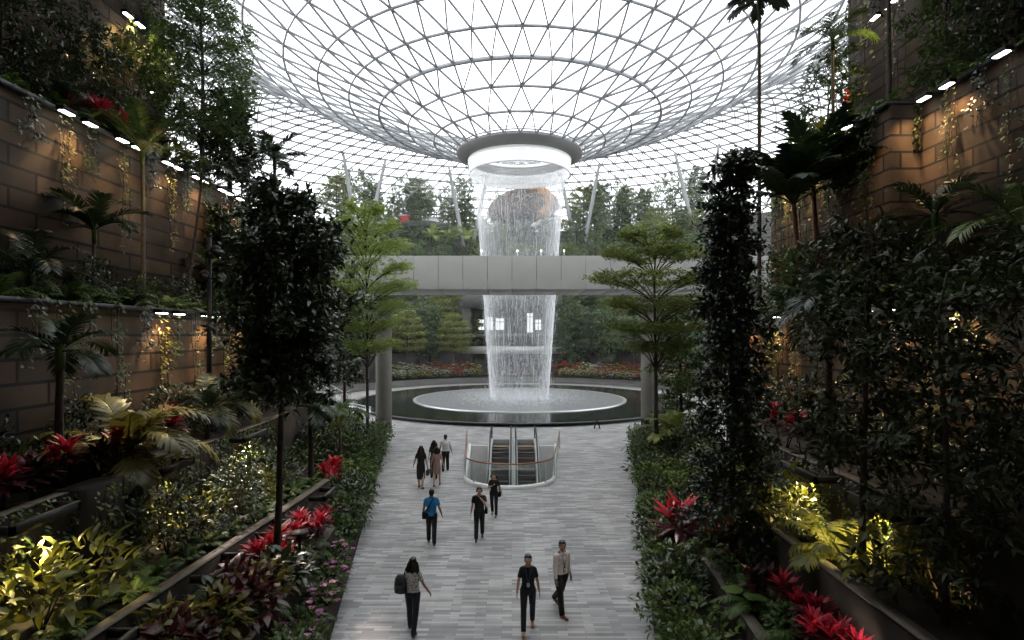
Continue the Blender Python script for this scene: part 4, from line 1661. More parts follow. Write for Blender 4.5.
for i, (x, y, z, h, r, lab) in enumerate(((-13.1, 26.0, 13.0, 4.6, 1.7, 'dark bushy tree at the end of the upper left ledge'),
                                          (-13.6, 28.6, 0, 15.5, 1.9, 'tall dark tree just past the end of the left stone wall'),
                                          (-11.6, 30.5, 0, 12.2, 2.0, 'dark tree between the left stone wall and the bright tiered tree'),
                                          (-10.6, 35.5, 0, 10.5, 2.0, 'dark tree behind the left end of the footbridge'),
                                          (11.4, 29.5, 0, 12.4, 2.0, 'dark tree just past the end of the right stone wall'),
                                          (12.8, 33.0, 0, 14.5, 2.2, 'dark tree beyond the right wall, in front of the footbridge end'),
                                          (14.6, 28.4, 0, 16.0, 2.0, 'tall dark tree hugging the outer end of the right stone wall'),
                                          (9.4, 31.0, 0.37, 8.2, 1.6, 'mid green tree between the tiered tree and the narrow dark column tree'),
                                          (-12.3, 24.4, 7.37, 4.6, 1.2, 'dark leafy small tree at the far end of the lower left ledge'))):
    p = broad_tree(30 + i, h, h * (.25 if z else .35), lambda t, r=r: r * (1 - abs(t - .4) * .95) + .15, 46, 20, .26, .13, leaf='leaf_dark' if i != 7 else 'leaf_mid', tr=.12)
    put('broadleaf_tree', p, 0, y, z, lab, 'tree', X=x)

# top of the walls: dark leafy growth above the upper ledges
p1 = broad_tree(41, 4.2, .8, lambda t: 1.5 * (1 - abs(t - .5) * .9) + .2, 40, 16, .20, .08, leaf='leaf_dark', tr=.07)
p2 = broad_tree(42, 5.0, .9, lambda t: 1.4 * (1 - abs(t - .5) * .9) + .2, 40, 14, .24, .08, leaf='leaf_mid', tr=.07)
for i, (x, y, pr, lab) in enumerate(((-14.3, 18.4, p1, 'dark twiggy tree on the upper left ledge above the stone wall lamps'),
                                     (-14.4, 21.3, p2, 'green tree on the upper left ledge behind the red bromeliads'),
                                     (-14.3, 15.6, p1, 'dark tree at the top left corner of the view'),
                                     (14.6, 16.2, p1, 'dark tree at the top right corner of the view'),
                                     (14.9, 19.2, p2, 'leafy tree on the upper right ledge before the stone wall'),
                                     (14.2, 25.4, p2, 'yellowish tree at the far end of the upper right ledge'))):
    put('ledge_tree', pr, 0, y, 12.98 if x < 0 else 14.23, lab, 'tree', X=x)
pt = trunk_path(rng(3), 6.0, 8, .03)
b = MB()
b.tube(pt, np.linspace(.09, .06, 8), 9)
bare = [('trunk', b.mesh('trunk', M['bark'], True))]
p = bare + broad_tree(43, 7.4, 5.2, lambda t: 1.3 * (1 - abs(t - .5)) + .2, 26, 16, .24, .09, leaf='leaf_mid', tr=.06)[1:]
put('ledge_tree', p, 0, 20.3, 14.23, 'thin brown trunk rising along the topmost right stone wall', 'tree', X=13.65)

# ---- palms
pal = {}
pal['tall'] = palm(51, 4.9, 2.1, 11, (.2, 1.3), (.9, 1.5), 34, .42, .045, leaf='leaf_mid', bark='bark_pale', tr=.075, gold=1)
put('feather_palm', pal['tall'], 0, 18.6, 7.37, 'tall yellow-green feather palm before the middle left stone wall', 'palm', X=-12.25, rz=.5)
pal['vee'] = palm(52, 1.9, 1.45, 12, (.35, 1.35), (.8, 1.4), 34, .40, .042, bark='bark_pale', tr=.06, vee=.9)
put('feather_palm', pal['vee'], 0, 16.1, 7.37, 'short palm with upswept dark fronds before the middle left stone wall', 'palm', X=-12.0, rz=1.2)
pal['bush'] = palm(53, .35, 1.7, 13, (.2, 1.3), (1.0, 1.7), 28, .38, .035, bark='bark', tr=.08)
put('feather_palm', pal['bush'], 0, 13.7, 7.37, 'bushy dark palm at the left edge of the view, on the lower ledge', 'palm', X=-11.8)
pal['lean'] = palm(54, 5.0, 1.5, 9, (.1, 1.2), (1.0, 1.6), 26, .36, .04, bark='bark', tr=.06, lean=(.6, .2))
put('feather_palm', pal['lean'], 0, 21.2, 7.37, 'leaning palm with thin brown trunk near the end of the left wall', 'palm', X=-12.4, rz=0)
pal['small'] = palm(55, 1.6, 1.1, 8, (.2, 1.2), (.9, 1.5), 22, .3, .04, bark='bark_pale', tr=.05)
put('feather_palm', pal['small'], 0, 22.6, 7.37, 'small pale-trunked palm behind the spotlight pole', 'palm', X=-12.3)
pal['mid'] = palm(56, 2.5, 1.35, 10, (.0, 1.1), (.9, 1.5), 24, .42, .05, bark='bark', tr=.09)
put('feather_palm', pal['mid'], 0, 11.8, 3.42, 'dark palm with drooping crown before the lowest left stone wall', 'palm', X=-9.55)
pal['clump'] = palm(57, .5, 1.6, 14, (.1, 1.3), (1.1, 1.8), 26, .40, .04, leaf='leaf_palm', bark='bark', tr=.07, gold=3)
put('feather_palm', pal['clump'], 0, 17.2, 3.42, 'bushy palm with a few golden fronds before the spotlight pole', 'palm', X=-9.35)
put('feather_palm', pal['clump'], 0, 19.6, 3.42, 'bushy palm with golden fronds just past the spotlight pole', 'palm', X=-9.6, rz=2.2, sc=.9)
pal['drop'] = palm(58, 2.9, 1.15, 10, (-.1, .9), (.8, 1.4), 24, .40, .05, bark='bark_dark', tr=.10)
put('feather_palm', pal['drop'], 0, 20.6, .37, 'dark drooping palm under the big dark tree, on a thick trunk', 'palm', X=-7.4, sc=1.1)
pal['thin'] = palm(59, 2.6, 1.2, 9, (-.1, .9), (.8, 1.4), 20, .42, .09, leaf='leaf_mid', bark='bark_pale', tr=.06)
put('feather_palm', pal['thin'], 0, 24.8, .36, 'palm with broad grey-green fronds beside the left walkway edge', 'palm', X=-7.6)
pal['far'] = palm(60, 15.2, 1.7, 13, (.2, 1.35), (.7, 1.3), 26, .5, .07, bark='bark', tr=.10)
put('feather_palm', pal['far'], 0, 29.0, 0, 'tall dark palm rising above the big dark tree', 'palm', X=-12.3)
pal['pole'] = palm(61, 13.2, 1.25, 13, (-.1, 1.1), (.7, 1.2), 22, .42, .10, bark='bark', tr=.085)
put('areca_palm', pal['pole'], 0, 24.0, 7.37, 'very slender tall palm standing against the glass roof at right', 'palm', X=10.6)
pal['top'] = palm(62, 4.2, 1.7, 12, (.1, 1.3), (1.0, 1.6), 26, .42, .04, leaf='leaf_mid', bark='bark_pale', tr=.075)
put('feather_palm', pal['top'], 0, 23.2, 14.23, 'feather palm high on the upper right ledge against the roof', 'palm', X=13.3)
pal['rmid'] = palm(63, 2.1, 1.6, 12, (.0, 1.35), (.9, 1.6), 30, .42, .04, bark='bark_pale', tr=.075)
put('feather_palm', pal['rmid'], 0, 15.3, 7.37, 'green palm with pale trunk before the right stone corner', 'palm', X=11.6)
pal['redge'] = palm(64, 1.2, 2.3, 13, (.0, 1.25), (.9, 1.5), 40, .48, .035, leaf='leaf_mid', bark='bark', tr=.09, gold=2)
put('feather_palm', pal['redge'], 0, 13.3, 7.37, 'large palm with golden fronds at the right edge of the view', 'palm', X=12.2, rz=.6)
pal['hang'] = palm(65, 3.5, 1.55, 13, (-.2, .9), (1.0, 1.6), 30, .55, .035, bark='bark', tr=.09)
put('feather_palm', pal['hang'], 0, 13.6, 3.44, 'palm with long hanging dark leaflets before the lit right wall', 'palm', X=7.7)
pal['walk'] = palm(66, .8, 1.9, 13, (.2, 1.3), (.8, 1.4), 22, .55, .10, leaf='leaf_tier', bark='bark', tr=.10)
put('feather_palm', pal['walk'], 0, 27.6, .36, 'bushy bright palm beside the walkway near the right bridge column', 'palm', X=7.9)
put('feather_palm', pal['bush'], 0, 18.5, 7.37, 'dark spiky palm on the lower right ledge beneath the banana plants', 'palm', X=11.4)
put('feather_palm', pal['bush'], 0, 17.0, 12.98, 'dark palm on the upper left ledge near the view corner', 'palm', X=-13.9, rz=3.3, sc=.9)

b1 = banana(71, 4.1, 16, 2.9, .62, (-.45, -.1))
put('banana_plant', b1, 0, 21.0, 7.37, 'banana plant with dark paddle leaves, left one of the pair on the right ledge', 'banana plant', X=10.95, rz=.0)
b2 = banana(72, 5.0, 16, 2.9, .62, (-.3, 0))
put('banana_plant', b2, 0, 21.6, 7.37, 'taller banana plant beside the right stone wall lamps', 'banana plant', X=11.9, rz=.15)

for k, (x, y) in enumerate(((10.75, 19.2), (11.3, 19.9), (10.8, 20.6), (11.9, 20.6), (10.6, 21.6), (11.6, 22.4))):
    put('tall_shrub', shrub(190 + k, .85, 2.5, 560, .24, .10, ['leaf_dark', 'leaf_mid', 'leaf_fern'][k % 3], T_LANCE), 0, y, 7.37, 'tall bush round the foot of the banana plants, ' + nth(k), 'shrub', 'tall bushes round the banana plants', X=x)
lic = palm(75, .25, 1.55, 11, (.25, 1.25), (1.1, 1.7), 26, .46, .075, leaf='leaf_gold', bark='bark', tr=.07, vee=.25, shaft=False)
put('broad_palm', lic, 0, 13.2, 3.42, 'golden palm with big arching leaves on the left planter wall', 'palm', X=-9.1, rz=.3, sc=1.35)
fanp = fan_plant(76, 9, .5, .45, .5, 'leaf_fern', (.3, 1.3), .2, .5)
put('fan_leaf_plant', fanp, 0, 10.9, 1.08, 'fan-leaved plant in the nearest red and green bed, left of the walkway', 'plant', X=-6.0, sc=.9)
put('fan_leaf_plant', fanp, 0, 11.2, 1.08, 'fan-leaved plant under the column tree on the right', 'plant', X=4.95, sc=.9)

# ---- cordylines: red and maroon
co = [cordyline(80 + i, .8 + .1 * i, 3 + i % 2, 15, .46, .10) for i in range(3)]
cm = [cordyline(85 + i, .7, 3, 15, .50, .11, mat='leaf_maroon') for i in range(2)]
spots = [(-5.3, 13.9), (-5.5, 14.5), (-5.15, 15.1), (-5.55, 13.2), (-5.7, 12.5), (-5.35, 12.8), (-5.15, 14.4)]
for i, (x, y) in enumerate(sorted(spots, key=lambda s: s[1])):
    put('cordyline', co[i % 3], 0, y, 1.09, 'glowing red cordyline beside the dark tree trunk left of the walkway, ' + nth(i), 'plant', 'red cordylines left of the walkway', X=x, sc=.85)
for i, (x, y) in enumerate(((-9.0, 9.9), (-9.1, 10.6), (-9.0, 11.2), (-8.95, 12.1), (-8.95, 13.0), (-8.95, 14.6))):
    put('cordyline', co[i % 3] if i in (0, 2, 4, 5) else cm[0], 0, y, 3.42, 'red cordyline on top of the tall left planter wall, ' + nth(i), 'plant', 'cordylines on the tall left planter wall', X=x, sc=1.0 if i != 5 else 1.15)
for i, (x, y) in enumerate(((5.3, 8.7), (5.35, 9.2), (5.42, 9.8), (5.0, 9.4), (5.3, 10.6), (5.0, 11.4), (5.1, 12.3), (5.3, 14.2), (5.35, 16.0))):
    put('cordyline', (co[i % 3] if i < 5 or i > 6 else cm[i % 2]), 0, y, 1.09 if y < 16 else .37, 'red-leaved cordyline in the raised bed right of the walkway, ' + nth(i), 'plant', 'red cordylines right of the walkway', X=x, sc=.82)
for i, (x, y) in enumerate(((7.55, 14.6), (7.6, 15.6))):
    put('cordyline', co[i], 0, y, 3.44, ['red cordyline on the tall right planter wall, nearer of two', 'red cordyline on the tall right planter wall, farther of two'][i], 'plant', X=x, sc=1.1)
for i, (x, y) in enumerate(((-6.9, 21.2), (-7.0, 22.3), (-6.4, 17.9))):
    put('cordyline', co[(i + 1) % 3] if i != 2 else cm[1], 0, y, .37, 'red cordyline deep in the shrubs along the left walkway edge, ' + nth(i), 'plant', 'red cordylines in the left walkway shrubs', X=x, sc=1.2)
for i, (x, y) in enumerate(((-13.35, 18.0), (-13.3, 18.7), (-13.25, 20.9))):
    put('bromeliad', co[i], 0, y, 13.0, 'vivid red plant on the upper left ledge beside the lamps, ' + nth(i), 'plant', 'red plants on the upper left ledge', X=x, sc=1.15)
put('cordyline', co[1], 0, 15.0, .37, 'bright pinkish-red cordyline poking through the shrubs right of the walkway', 'plant', X=4.6, sc=1.75)
put('cordyline', cm[0], 0, 17.0, 13.0, 'dull maroon plant on the upper left ledge before the twiggy tree', 'plant', X=-13.5)
he = heliconia(90)
for (x, y, z, lab) in ((11.0, 19.6, 7.37, 'orange-red heliconia flower below the banana stems'), (10.75, 22.3, 7.37, 'orange-red heliconia flower left of the banana stems'),
                       (13.1, 22.0, 14.23, 'small red heliconia on the upper right ledge by the feather palm')):
    put('heliconia', he, 0, y, z, lab, 'flower', X=x, sc=1.5)

# ---- croton-like plants with yellow and red leaves near the bottom left
cr = [shrub(95, .42, .75, 130, .26, .10, 'leaf_gold', T_LANCE), shrub(96, .42, .7, 120, .30, .12, 'leaf_maroon', T_LANCE), shrub(97, .4, .6, 110, .28, .14, 'leaf_dark')]
for i, (x, y) in enumerate(((-5.3, 10.0), (-5.0, 10.7), (-5.6, 10.6), (-5.1, 11.5), (-5.5, 11.3), (-4.95, 12.2), (-5.9, 9.6), (-5.5, 9.2))):
    put('croton', cr[i % 3], 0, y, 1.09, ['gold-leaved', 'maroon-leaved', 'dark-leaved'][i % 3] + ' croton in the raised bed at the lower left, ' + nth(i), 'plant', 'crotons in the raised left bed', X=x, sc=1.15)

# ---- shrubs along both walkway edges
sh_ = [shrub(100, .62, .95, 430, .17, .07, 'leaf_mid', T_LANCE), shrub(101, .6, .85, 460, .13, .06, 'leaf_mid'),
       shrub(102, .55, .8, 330, .20, .09, 'leaf_fern', T_LANCE), shrub(103, .6, 1.0, 420, .16, .07, 'leaf_dark')]
orch = shrub(104, .45, .6, 220, .2, .05, 'leaf_fern', T_LANCE, flowers='petal_pink', nf=16)
fe = [fern(110, 15, .75), fern(111, 13, .6, 'leaf_mid'), fern(112, 17, .9)]
R = rng(7)
DESC = ['glossy green shrub', 'rounded leafy shrub', 'narrow-leaved bright shrub', 'dark green shrub']
for side, edge, inner in (('left', LE, LW1), ('right', RE, RW1)):
    sg = -1 if side == 'left' else 1
    y = 9.6
    k = 0
    kf = 0
    while y < 33:
        e = interp(edge, y)
        x = e + sg * R.uniform(.35, .6)
        i = k % 6
        if i in (1,) and y < 20 or (side == 'left' and 10.4 < y < 15.8 and i != 4):
            put('orchid_clump', orch, 0, y, .37, 'pink orchid clump by the %s edge of the walkway, %s' % (side, nth(kf)), 'flower', 'orchids along the walkway', X=x + sg * -.1, sc=.95)
            kf += 1
        elif i == 4:
            put('fern', fe[k % 3], 0, y, .37, 'arching fern overhanging the %s kerb of the walkway, %s' % (side, nth(k)), 'fern', 'plants along the %s kerb' % side, X=x - sg * .1)
        else:
            j = (k * 7 + (side == 'left')) % 4
            put('shrub', sh_[j], 0, y, .37, '%s spilling over the %s kerb of the walkway, %s' % (DESC[j], side, nth(k)), 'shrub', 'plants along the %s kerb' % side, X=x, sc=R.uniform(.85, 1.4))
        k += 1
        y += .62 + (y - 9) * .012
    # second row, deeper in the bed
    y = 10.2
    k = 0
    while y < 32:
        e = interp(edge, y)
        wl = interp(inner, y) if y < 15 else e + sg * 2.2
        zz_ = .37
        if y < 15.6:
            x = wl + sg * R.uniform(.35, .8)
            zz_ = 1.09
        else:
            x = e + sg * R.uniform(1.15, 1.9)
        j = (k * 5 + 2) % 4
        if k % 3 == 1:
            put('fern', fe[(k + 1) % 3], 0, y, zz_, 'fern in the second row of plants %s of the walkway, %s' % (side, nth(k)), 'fern', 'second row %s of the walkway' % side, X=x, sc=R.uniform(.9, 1.2))
        else:
            put('shrub', sh_[j], 0, y, zz_, '%s in the second row %s of the walkway, %s' % (DESC[j], side, nth(k)), 'shrub', 'second row %s of the walkway' % side, X=x, sc=R.uniform(.8, 1.1) * (.75 if y < 15.6 else 1.2))
        k += 1
        y += .95
# taller filling shrubs behind, from the end of the raised beds to the columns
tall_ = [shrub(105, .9, 1.9, 620, .20, .09, 'leaf_mid'), shrub(106, .9, 2.2, 620, .24, .09, 'leaf_dark', T_LANCE), shrub(107, .8, 1.7, 520, .22, .10, 'leaf_fern', T_LANCE)]
for side, sg in (('left', -1), ('right', 1)):
    for k, y in enumerate(np.arange(18.6, 34, 1.25)):
        e = interp(LE if sg < 0 else RE, y)
        put('tall_shrub', tall_[(k + (sg > 0)) % 3], 0, y, .37, 'tall bush deep in the planting %s of the walkway, %s' % (side, nth(k)), 'shrub', 'tall bushes %s of the walkway' % side, X=e + sg * R.uniform(2.4, 3.2) if y < 29 else e + sg * R.uniform(1.6, 2.6), sc=R.uniform(.85, 1.1))

# ---- beds between ledge walls: yellow-lit leaves and creepers
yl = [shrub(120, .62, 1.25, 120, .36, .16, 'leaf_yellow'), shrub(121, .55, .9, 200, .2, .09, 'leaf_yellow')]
bedL = [(-7.5, 8.9), (-7.3, 9.7), (-7.5, 12.2), (-7.3, 12.9), (-7.6, 13.7), (-7.1, 14.4), (-7.5, 15.2), (-7.2, 16.0), (-7.6, 16.8), (-7.3, 17.6)]
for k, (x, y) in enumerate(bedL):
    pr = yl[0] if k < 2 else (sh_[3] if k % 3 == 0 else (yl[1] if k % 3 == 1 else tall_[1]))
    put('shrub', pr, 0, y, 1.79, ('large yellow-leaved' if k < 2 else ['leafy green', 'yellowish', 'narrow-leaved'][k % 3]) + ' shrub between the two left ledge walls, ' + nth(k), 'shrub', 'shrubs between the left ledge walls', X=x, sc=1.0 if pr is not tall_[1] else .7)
for k, y in enumerate(np.arange(8.8, 18, .75)):
    put('fern', fe[k % 3], 0, y, 1.79, 'low fern behind the long left ledge wall, ' + nth(k), 'fern', 'ferns behind the long left ledge wall', X=interp(LW2, y) - .55 - .2 * (k % 2), sc=.8)
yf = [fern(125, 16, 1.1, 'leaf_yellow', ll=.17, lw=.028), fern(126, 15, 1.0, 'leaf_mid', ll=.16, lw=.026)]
bedR = [(6.3, 9.4), (6.2, 10.8), (6.4, 11.6), (6.1, 12.2), (6.5, 12.8), (6.2, 13.5), (6.5, 14.3), (6.3, 15.2), (6.8, 16.2), (7.0, 17.4)]
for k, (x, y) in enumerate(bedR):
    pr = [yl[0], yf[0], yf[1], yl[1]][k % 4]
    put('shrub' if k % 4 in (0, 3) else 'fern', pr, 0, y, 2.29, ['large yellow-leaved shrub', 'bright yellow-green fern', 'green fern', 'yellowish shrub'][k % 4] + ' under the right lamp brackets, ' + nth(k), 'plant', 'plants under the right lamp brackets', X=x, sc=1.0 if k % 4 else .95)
for k, y in enumerate(np.arange(8.6, 17, 1.1)):
    put('fern', fe[(k + 1) % 3], 0, y, 1.09, 'big fern in the raised bed under the right dark trees, ' + nth(k), 'fern', 'ferns in the raised right bed', X=5.25 - .2 * (k % 2), sc=1.05)
# tall walls' top beds
for k, y in enumerate(np.arange(9.5, 28, 1.0)):
    put('shrub', [sh_[3], tall_[1], sh_[1]][k % 3], 0, y, 3.42, 'dark shrub at the foot of the lowest left stone wall, ' + nth(k), 'shrub', 'shrubs at the foot of the left stone wall', X=-10.3 + .25 * (k % 2) + max(0, y - 20) * -.0, sc=[1.1, .75, 1.1][k % 3] * .95)
for k, y in enumerate(np.arange(9.0, 26, 1.0)):
    put('shrub', [sh_[1], tall_[1], sh_[3]][k % 3], 0, y, 3.44, 'dark shrub at the foot of the lowest right stone wall, ' + nth(k), 'shrub', 'shrubs at the foot of the right stone wall', X=9.3 - .25 * (k % 2), sc=[1.1, .75, 1.1][k % 3])
for k, y in enumerate(np.arange(12.4, 27, .72)):
    if k % 3 == 2:
        put('shrub', tall_[k % 2], 0, y, 7.37, 'leafy bush on the lower left stone ledge, ' + nth(k), 'shrub', 'plants on the lower left stone ledge', X=-11.95, sc=.6)
    else:
        put('fern', fe[k % 3], 0, y, 7.37, 'ferny plant along the rim of the lower left stone ledge, ' + nth(k), 'fern', 'plants on the lower left stone ledge', X=-11.45 - .15 * (k % 2), sc=1.45)
for k, y in enumerate(np.arange(11.6, 25, .8)):
    if k % 3 == 1:
        put('shrub', tall_[k % 3], 0, y, 7.37, 'leafy bush on the lower right stone ledge, ' + nth(k), 'shrub', 'plants on the lower right stone ledge', X=11.0, sc=.7)
    else:
        put('fern', fe[k % 3] if k % 2 else yf[1], 0, y, 7.37, 'ferny plant along the rim of the lower right stone ledge, ' + nth(k), 'fern', 'plants on the lower right stone ledge', X=10.7 + .15 * (k % 2), sc=1.2)
for k, y in enumerate(np.arange(14.6, 27, .95)):
    put('fern', fe[k % 3], 0, y, 13.03, 'hanging fern along the rim of the upper left ledge, ' + nth(k), 'fern', 'ferns on the upper left ledge', X=-13.4, sc=1.1)
for k, y in enumerate(np.arange(14.6, 27, .95)):
    put('fern', fe[k % 3], 0, y, 14.28, 'hanging fern along the rim of the upper right ledge, ' + nth(k), 'fern', 'ferns on the upper right ledge', X=interp([(13.9, 1), (13.9, 18.4), (12.95, 18.8), (12.95, 27)], y), sc=1.1)
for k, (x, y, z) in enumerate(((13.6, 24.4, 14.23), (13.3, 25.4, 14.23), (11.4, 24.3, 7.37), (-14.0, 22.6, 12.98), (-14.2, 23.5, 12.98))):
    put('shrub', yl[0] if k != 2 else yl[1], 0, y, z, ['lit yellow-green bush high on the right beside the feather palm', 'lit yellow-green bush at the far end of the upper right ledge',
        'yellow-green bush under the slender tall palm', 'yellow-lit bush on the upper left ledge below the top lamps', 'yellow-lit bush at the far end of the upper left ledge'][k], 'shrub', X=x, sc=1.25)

# ---- creepers on the walls
cv = [creeper(130, 2.4, 1.0, 90, .15, 'leaf_mid'), creeper(131, 3.4, .9, 110, .14, 'leaf_yellow'), creeper(132, 1.8, 1.2, 90, .16, 'leaf_dark'), creeper(133, 4.2, .8, 120, .13, 'leaf_mid', 4)]
WL = [('tall left planter wall', -8.5, 3.6, np.arange(8.8, 20, .42), 1, .85), ('lowest left stone wall', -11.0, 7.44, np.arange(12.6, 27, .95), 1, 1.0),
      ('middle left stone wall', -13.0, 13.09, np.arange(14.8, 27, 1.25), 1, 1.0), ('topmost left stone wall', -15.5, 21.6, np.arange(17.5, 25, 1.2), 1, 1.5),
      ('tall right planter wall', 7.0, 3.64, np.arange(8.6, 15, .5), -1, .8), ('lowest right stone wall', 10.2, 7.44, np.arange(12, 25, .8), -1, 1.1),
      ('middle right stone wall', 13.5, 14.34, np.arange(15, 18.3, 1.1), -1, 1.1), ('right wall beyond its corner', 12.5, 14.34, np.arange(19, 27, .55), -1, 1.3),
      ('topmost right stone wall', 15.6, 22.6, np.arange(17.5, 26, 1.0), -1, 1.7)]
for lab, x, z, ys, sg, sc in WL:
    for k, y in enumerate(ys):
        j = (k * 3 + len(lab)) % 4
        xx = x if lab != 'tall left planter wall' or not 10.6 < y < 11.8 else -8.12
        put('creeper', cv[j], 0, y, z, ['green', 'yellowish', 'dark', 'long thin'][j] + ' creeper hanging down the %s, ' % lab + nth(k), 'creeper', 'creepers on the ' + lab, X=xx + sg * .02, rz=0 if sg > 0 else PI, sc=sc)

# twisted lit branch at the lower right corner
R2 = rng(77)
b = MB()
for i in range(5):
    a = i * 1.25
    pts = [np.array([0, 0, 0.])]
    for s in range(6):
        pts.append(pts[-1] + np.array([math.cos(a) * .06, math.sin(a) * .06, .15]) + R2.normal(0, .035, 3))
    b.tube(np.array(pts), np.linspace(.03, .01, 7), 6)
tw = [('branches', b.mesh('branches', M['bark_pale']))]
put('driftwood', tw, 0, 8.75, 2.28, 'twisted warm-lit bare branch at the lower right', 'branch', X=6.95 - .3, rz=0)

# ================================================================== far side of the pool
def ring_xy(px, r):
    """place on the circle of radius r round the waterfall that shows at column px (far side)"""
    k = (px - CX) / F
    # x = k*Y, x^2 + (Y-56)^2 = r^2
    A_, B_, C_ = k * k + 1, -2 * 56, 56 * 56 - r * r
    Y = (-B_ + math.sqrt(max(0, B_ * B_ - 4 * A_ * C_))) / (2 * A_)
    return k * Y, Y


fa = [tier_tree(140 + i, 9.0, [(.42 + .1 * j, [2.0, 2.6, 2.7, 2.4, 1.9, 1.1][j]) for j in range(6)], 2.6, leaf=['leaf_tier', 'leaf_far'][i % 2], bark='bark_pale', tr=.14, per=34, L=.24, W=.15, thick=.14) for i in range(3)]
fb = [broad_tree(145 + i, 9.0, 2.2, lambda t: 2.1 * (1 - abs(t - .4) * .95) + .2, 40, 14, .38, .2, leaf=['leaf_far', 'leaf_mid', 'leaf_far'][i], bark='bark', tr=.15) for i in range(3)]
fs = [shrub(150 + i, 2.2, 2.9, 700, .42, .2, ['leaf_far', 'leaf_mid', 'leaf_tier'][i]) for i in range(3)]
fo = broad_tree(155, 9, 3, lambda t: 2.1 * (1 - abs(t - .5) * .9) + .2, 30, 8, .36, .16, leaf='leaf_far', bark='bark', tr=.12)
fpalm = palm(156, 2.2, 1.9, 11, (.2, 1.3), (.9, 1.5), 18, .55, .09, leaf='leaf_light', bark='bark', tr=.14)


def ordinal_row(items, fn):
    for k, it in enumerate(sorted(items)):
        fn(k, *it)


row = [(407, 25, 0, 1.05), (454, 24.5, 0, 1.0), (430, 27, 1, 1.1), (388, 27.5, 0, 1.1), (474, 27.5, 1, .95), (569, 25, 1, 1.1), (590, 27, 0, 1.05), (609, 26, 1, 1.12), (634, 24.5, 0, 1.05), (660, 26, 0, 1.1), (684, 25, 1, 1.05), (350, 26, 1, 1.05), (368, 24.5, 0, 1.0), (420, 27.3, 0, 1.1), (622, 27.4, 0, 1.1), (579, 27.5, 1, 1.1)]
ordinal_row(row, lambda k, px, r, kind, sc: place('tiered_tree' if kind == 0 else 'broadleaf_tree', fa[k % 3] if kind == 0 else fb[k % 3], (*ring_xy(px, r), .85), k * 1.3, sc,
            ['slim tiered tree', 'leafy pale-trunked tree'][kind] + ' in the bed behind the pool, %s from the left' % (ORD[k] if k else 'first'), 'tree', 'trees in the bed behind the pool'))
LV = [(28, 4), (33, 8), (38, 12), (44, 16.5), (50, 21), (55, 25), (60, 28)]
NM = ['lowest hillside terrace', 'second hillside terrace', 'middle hillside terrace', 'terrace behind the bridge', 'terrace just above the bridge', 'second highest terrace', 'highest terrace']
R = rng(19)
for li, (r, z) in enumerate(LV):
    # bushes on the front rim
    n = 22 if li < 4 else 28
    k = 0
    for px in np.linspace(345, 700, n):
        if 476 < px < 558 and li < 3:
            continue
        px2 = px + R.uniform(-5, 5)
        x, y = ring_xy(px2, r + R.uniform(1.2, 2.0))
        side = 'left' if px < 512 else 'right'
        place('hillside_shrub', fs[R.randint(3)], (x, y, z - .1), R.uniform(0, 6), R.uniform(.75, 1.15), 'rounded bush on the rim of the %s, %s of the waterfall' % (NM[li], side), 'shrub',
              'bushes on the %s, %s half' % (NM[li], side))
        k += 1
    # trees behind the bushes
    n = 15 if li < 6 else 26
    for px in np.linspace(340, 705, n):
        if 470 < px < 562 and li < 4:
            continue
        px2 = px + R.uniform(-9, 9)
        x, y = ring_xy(px2, r + R.uniform(2.6, 4.4))
        if li == 6 and 480 < px2 < 575:
            continue
        side = 'left' if px < 512 else 'right'
        tall = R.uniform(.75, 1.1)
        pr, nm, ds = [(fb[R.randint(3)], 'broadleaf_tree', 'leafy tree'), (fa[R.randint(3)], 'tiered_tree', 'tiered tree'), (fo, 'open_tree', 'airy open tree')][R.choice(3, p=[.55, .25, .2] if li < 6 else [.4, .15, .45])]
        if li >= 5:
            tall *= 1.2
        place(nm, pr, (x, y, z - .1), R.uniform(0, 6), tall, '%s on the %s, %s of the waterfall' % (ds, NM[li], side), 'tree', '%ss on the %s, %s half' % (ds, NM[li], side))
for k, px in enumerate((432, 447, 466, 634, 662)):
    x, y = ring_xy(px, 50.5)
    place('far_palm', fpalm, (x, y, 20.9), k, 1.5, 'spreading light palm just above the footbridge, ' + ['first', 'second', 'third', 'fourth', 'fifth'][k] + ' from the left', 'palm', 'palms above the footbridge')
# lookout slab with a red booth
lk = tag(empty('lookout_deck', (*ring_xy(424, 57.5), 23.4)), 'grey curved lookout deck among the far trees left of the waterfall', 'deck', kind='structure')
b = MB()
b.lathe([(.001, 3.6), (4.6, 3.6), (5.0, 4.0), (5.0, 4.9), (4.9, 4.9), (4.9, 4.2), (.001, 4.2)], 40)
b.obj('deck', M['terrace_concrete'], lk)
b = MB()
b.lathe([(.001, .0), (1.2, .0), (1.2, 3.7), (.001, 3.7)], 20)
b.obj('post', M['terrace_concrete'], lk)
x, y = ring_xy(402, 56.5)
bo = tag(empty('lookout_booth', (lk.location[0] - 3.6, lk.location[1] - 1, 23.4 + 4.2)), 'small red booth on the far lookout deck', 'booth')
b = MB()
b.bevbox(-.9, .9, -.6, .6, 0, 2.3, .08)
b.obj('body', M['petal_red'], bo)
b = MB()
b.bevbox(-1.1, 1.1, -.8, .8, 2.3, 2.45, .04)
b.obj('top', M['white_panel'], bo)
bo = tag(empty('white_kiosk', (lk.location[0] + 1.2, lk.location[1] - 1, 23.4 + 4.2)), 'white kiosk on the far lookout deck', 'kiosk')
b = MB()
b.bevbox(-1.5, 1.5, -.6, .6, 0, 1.8, .08)
b.obj('body', M['white_panel'], bo)
b = MB()
b.prism([(-1.8, -.9), (1.8, -.9), (1.8, .9), (-1.8, .9)], 1.8, 2.0)
b.obj('top', M['fascia'], bo)

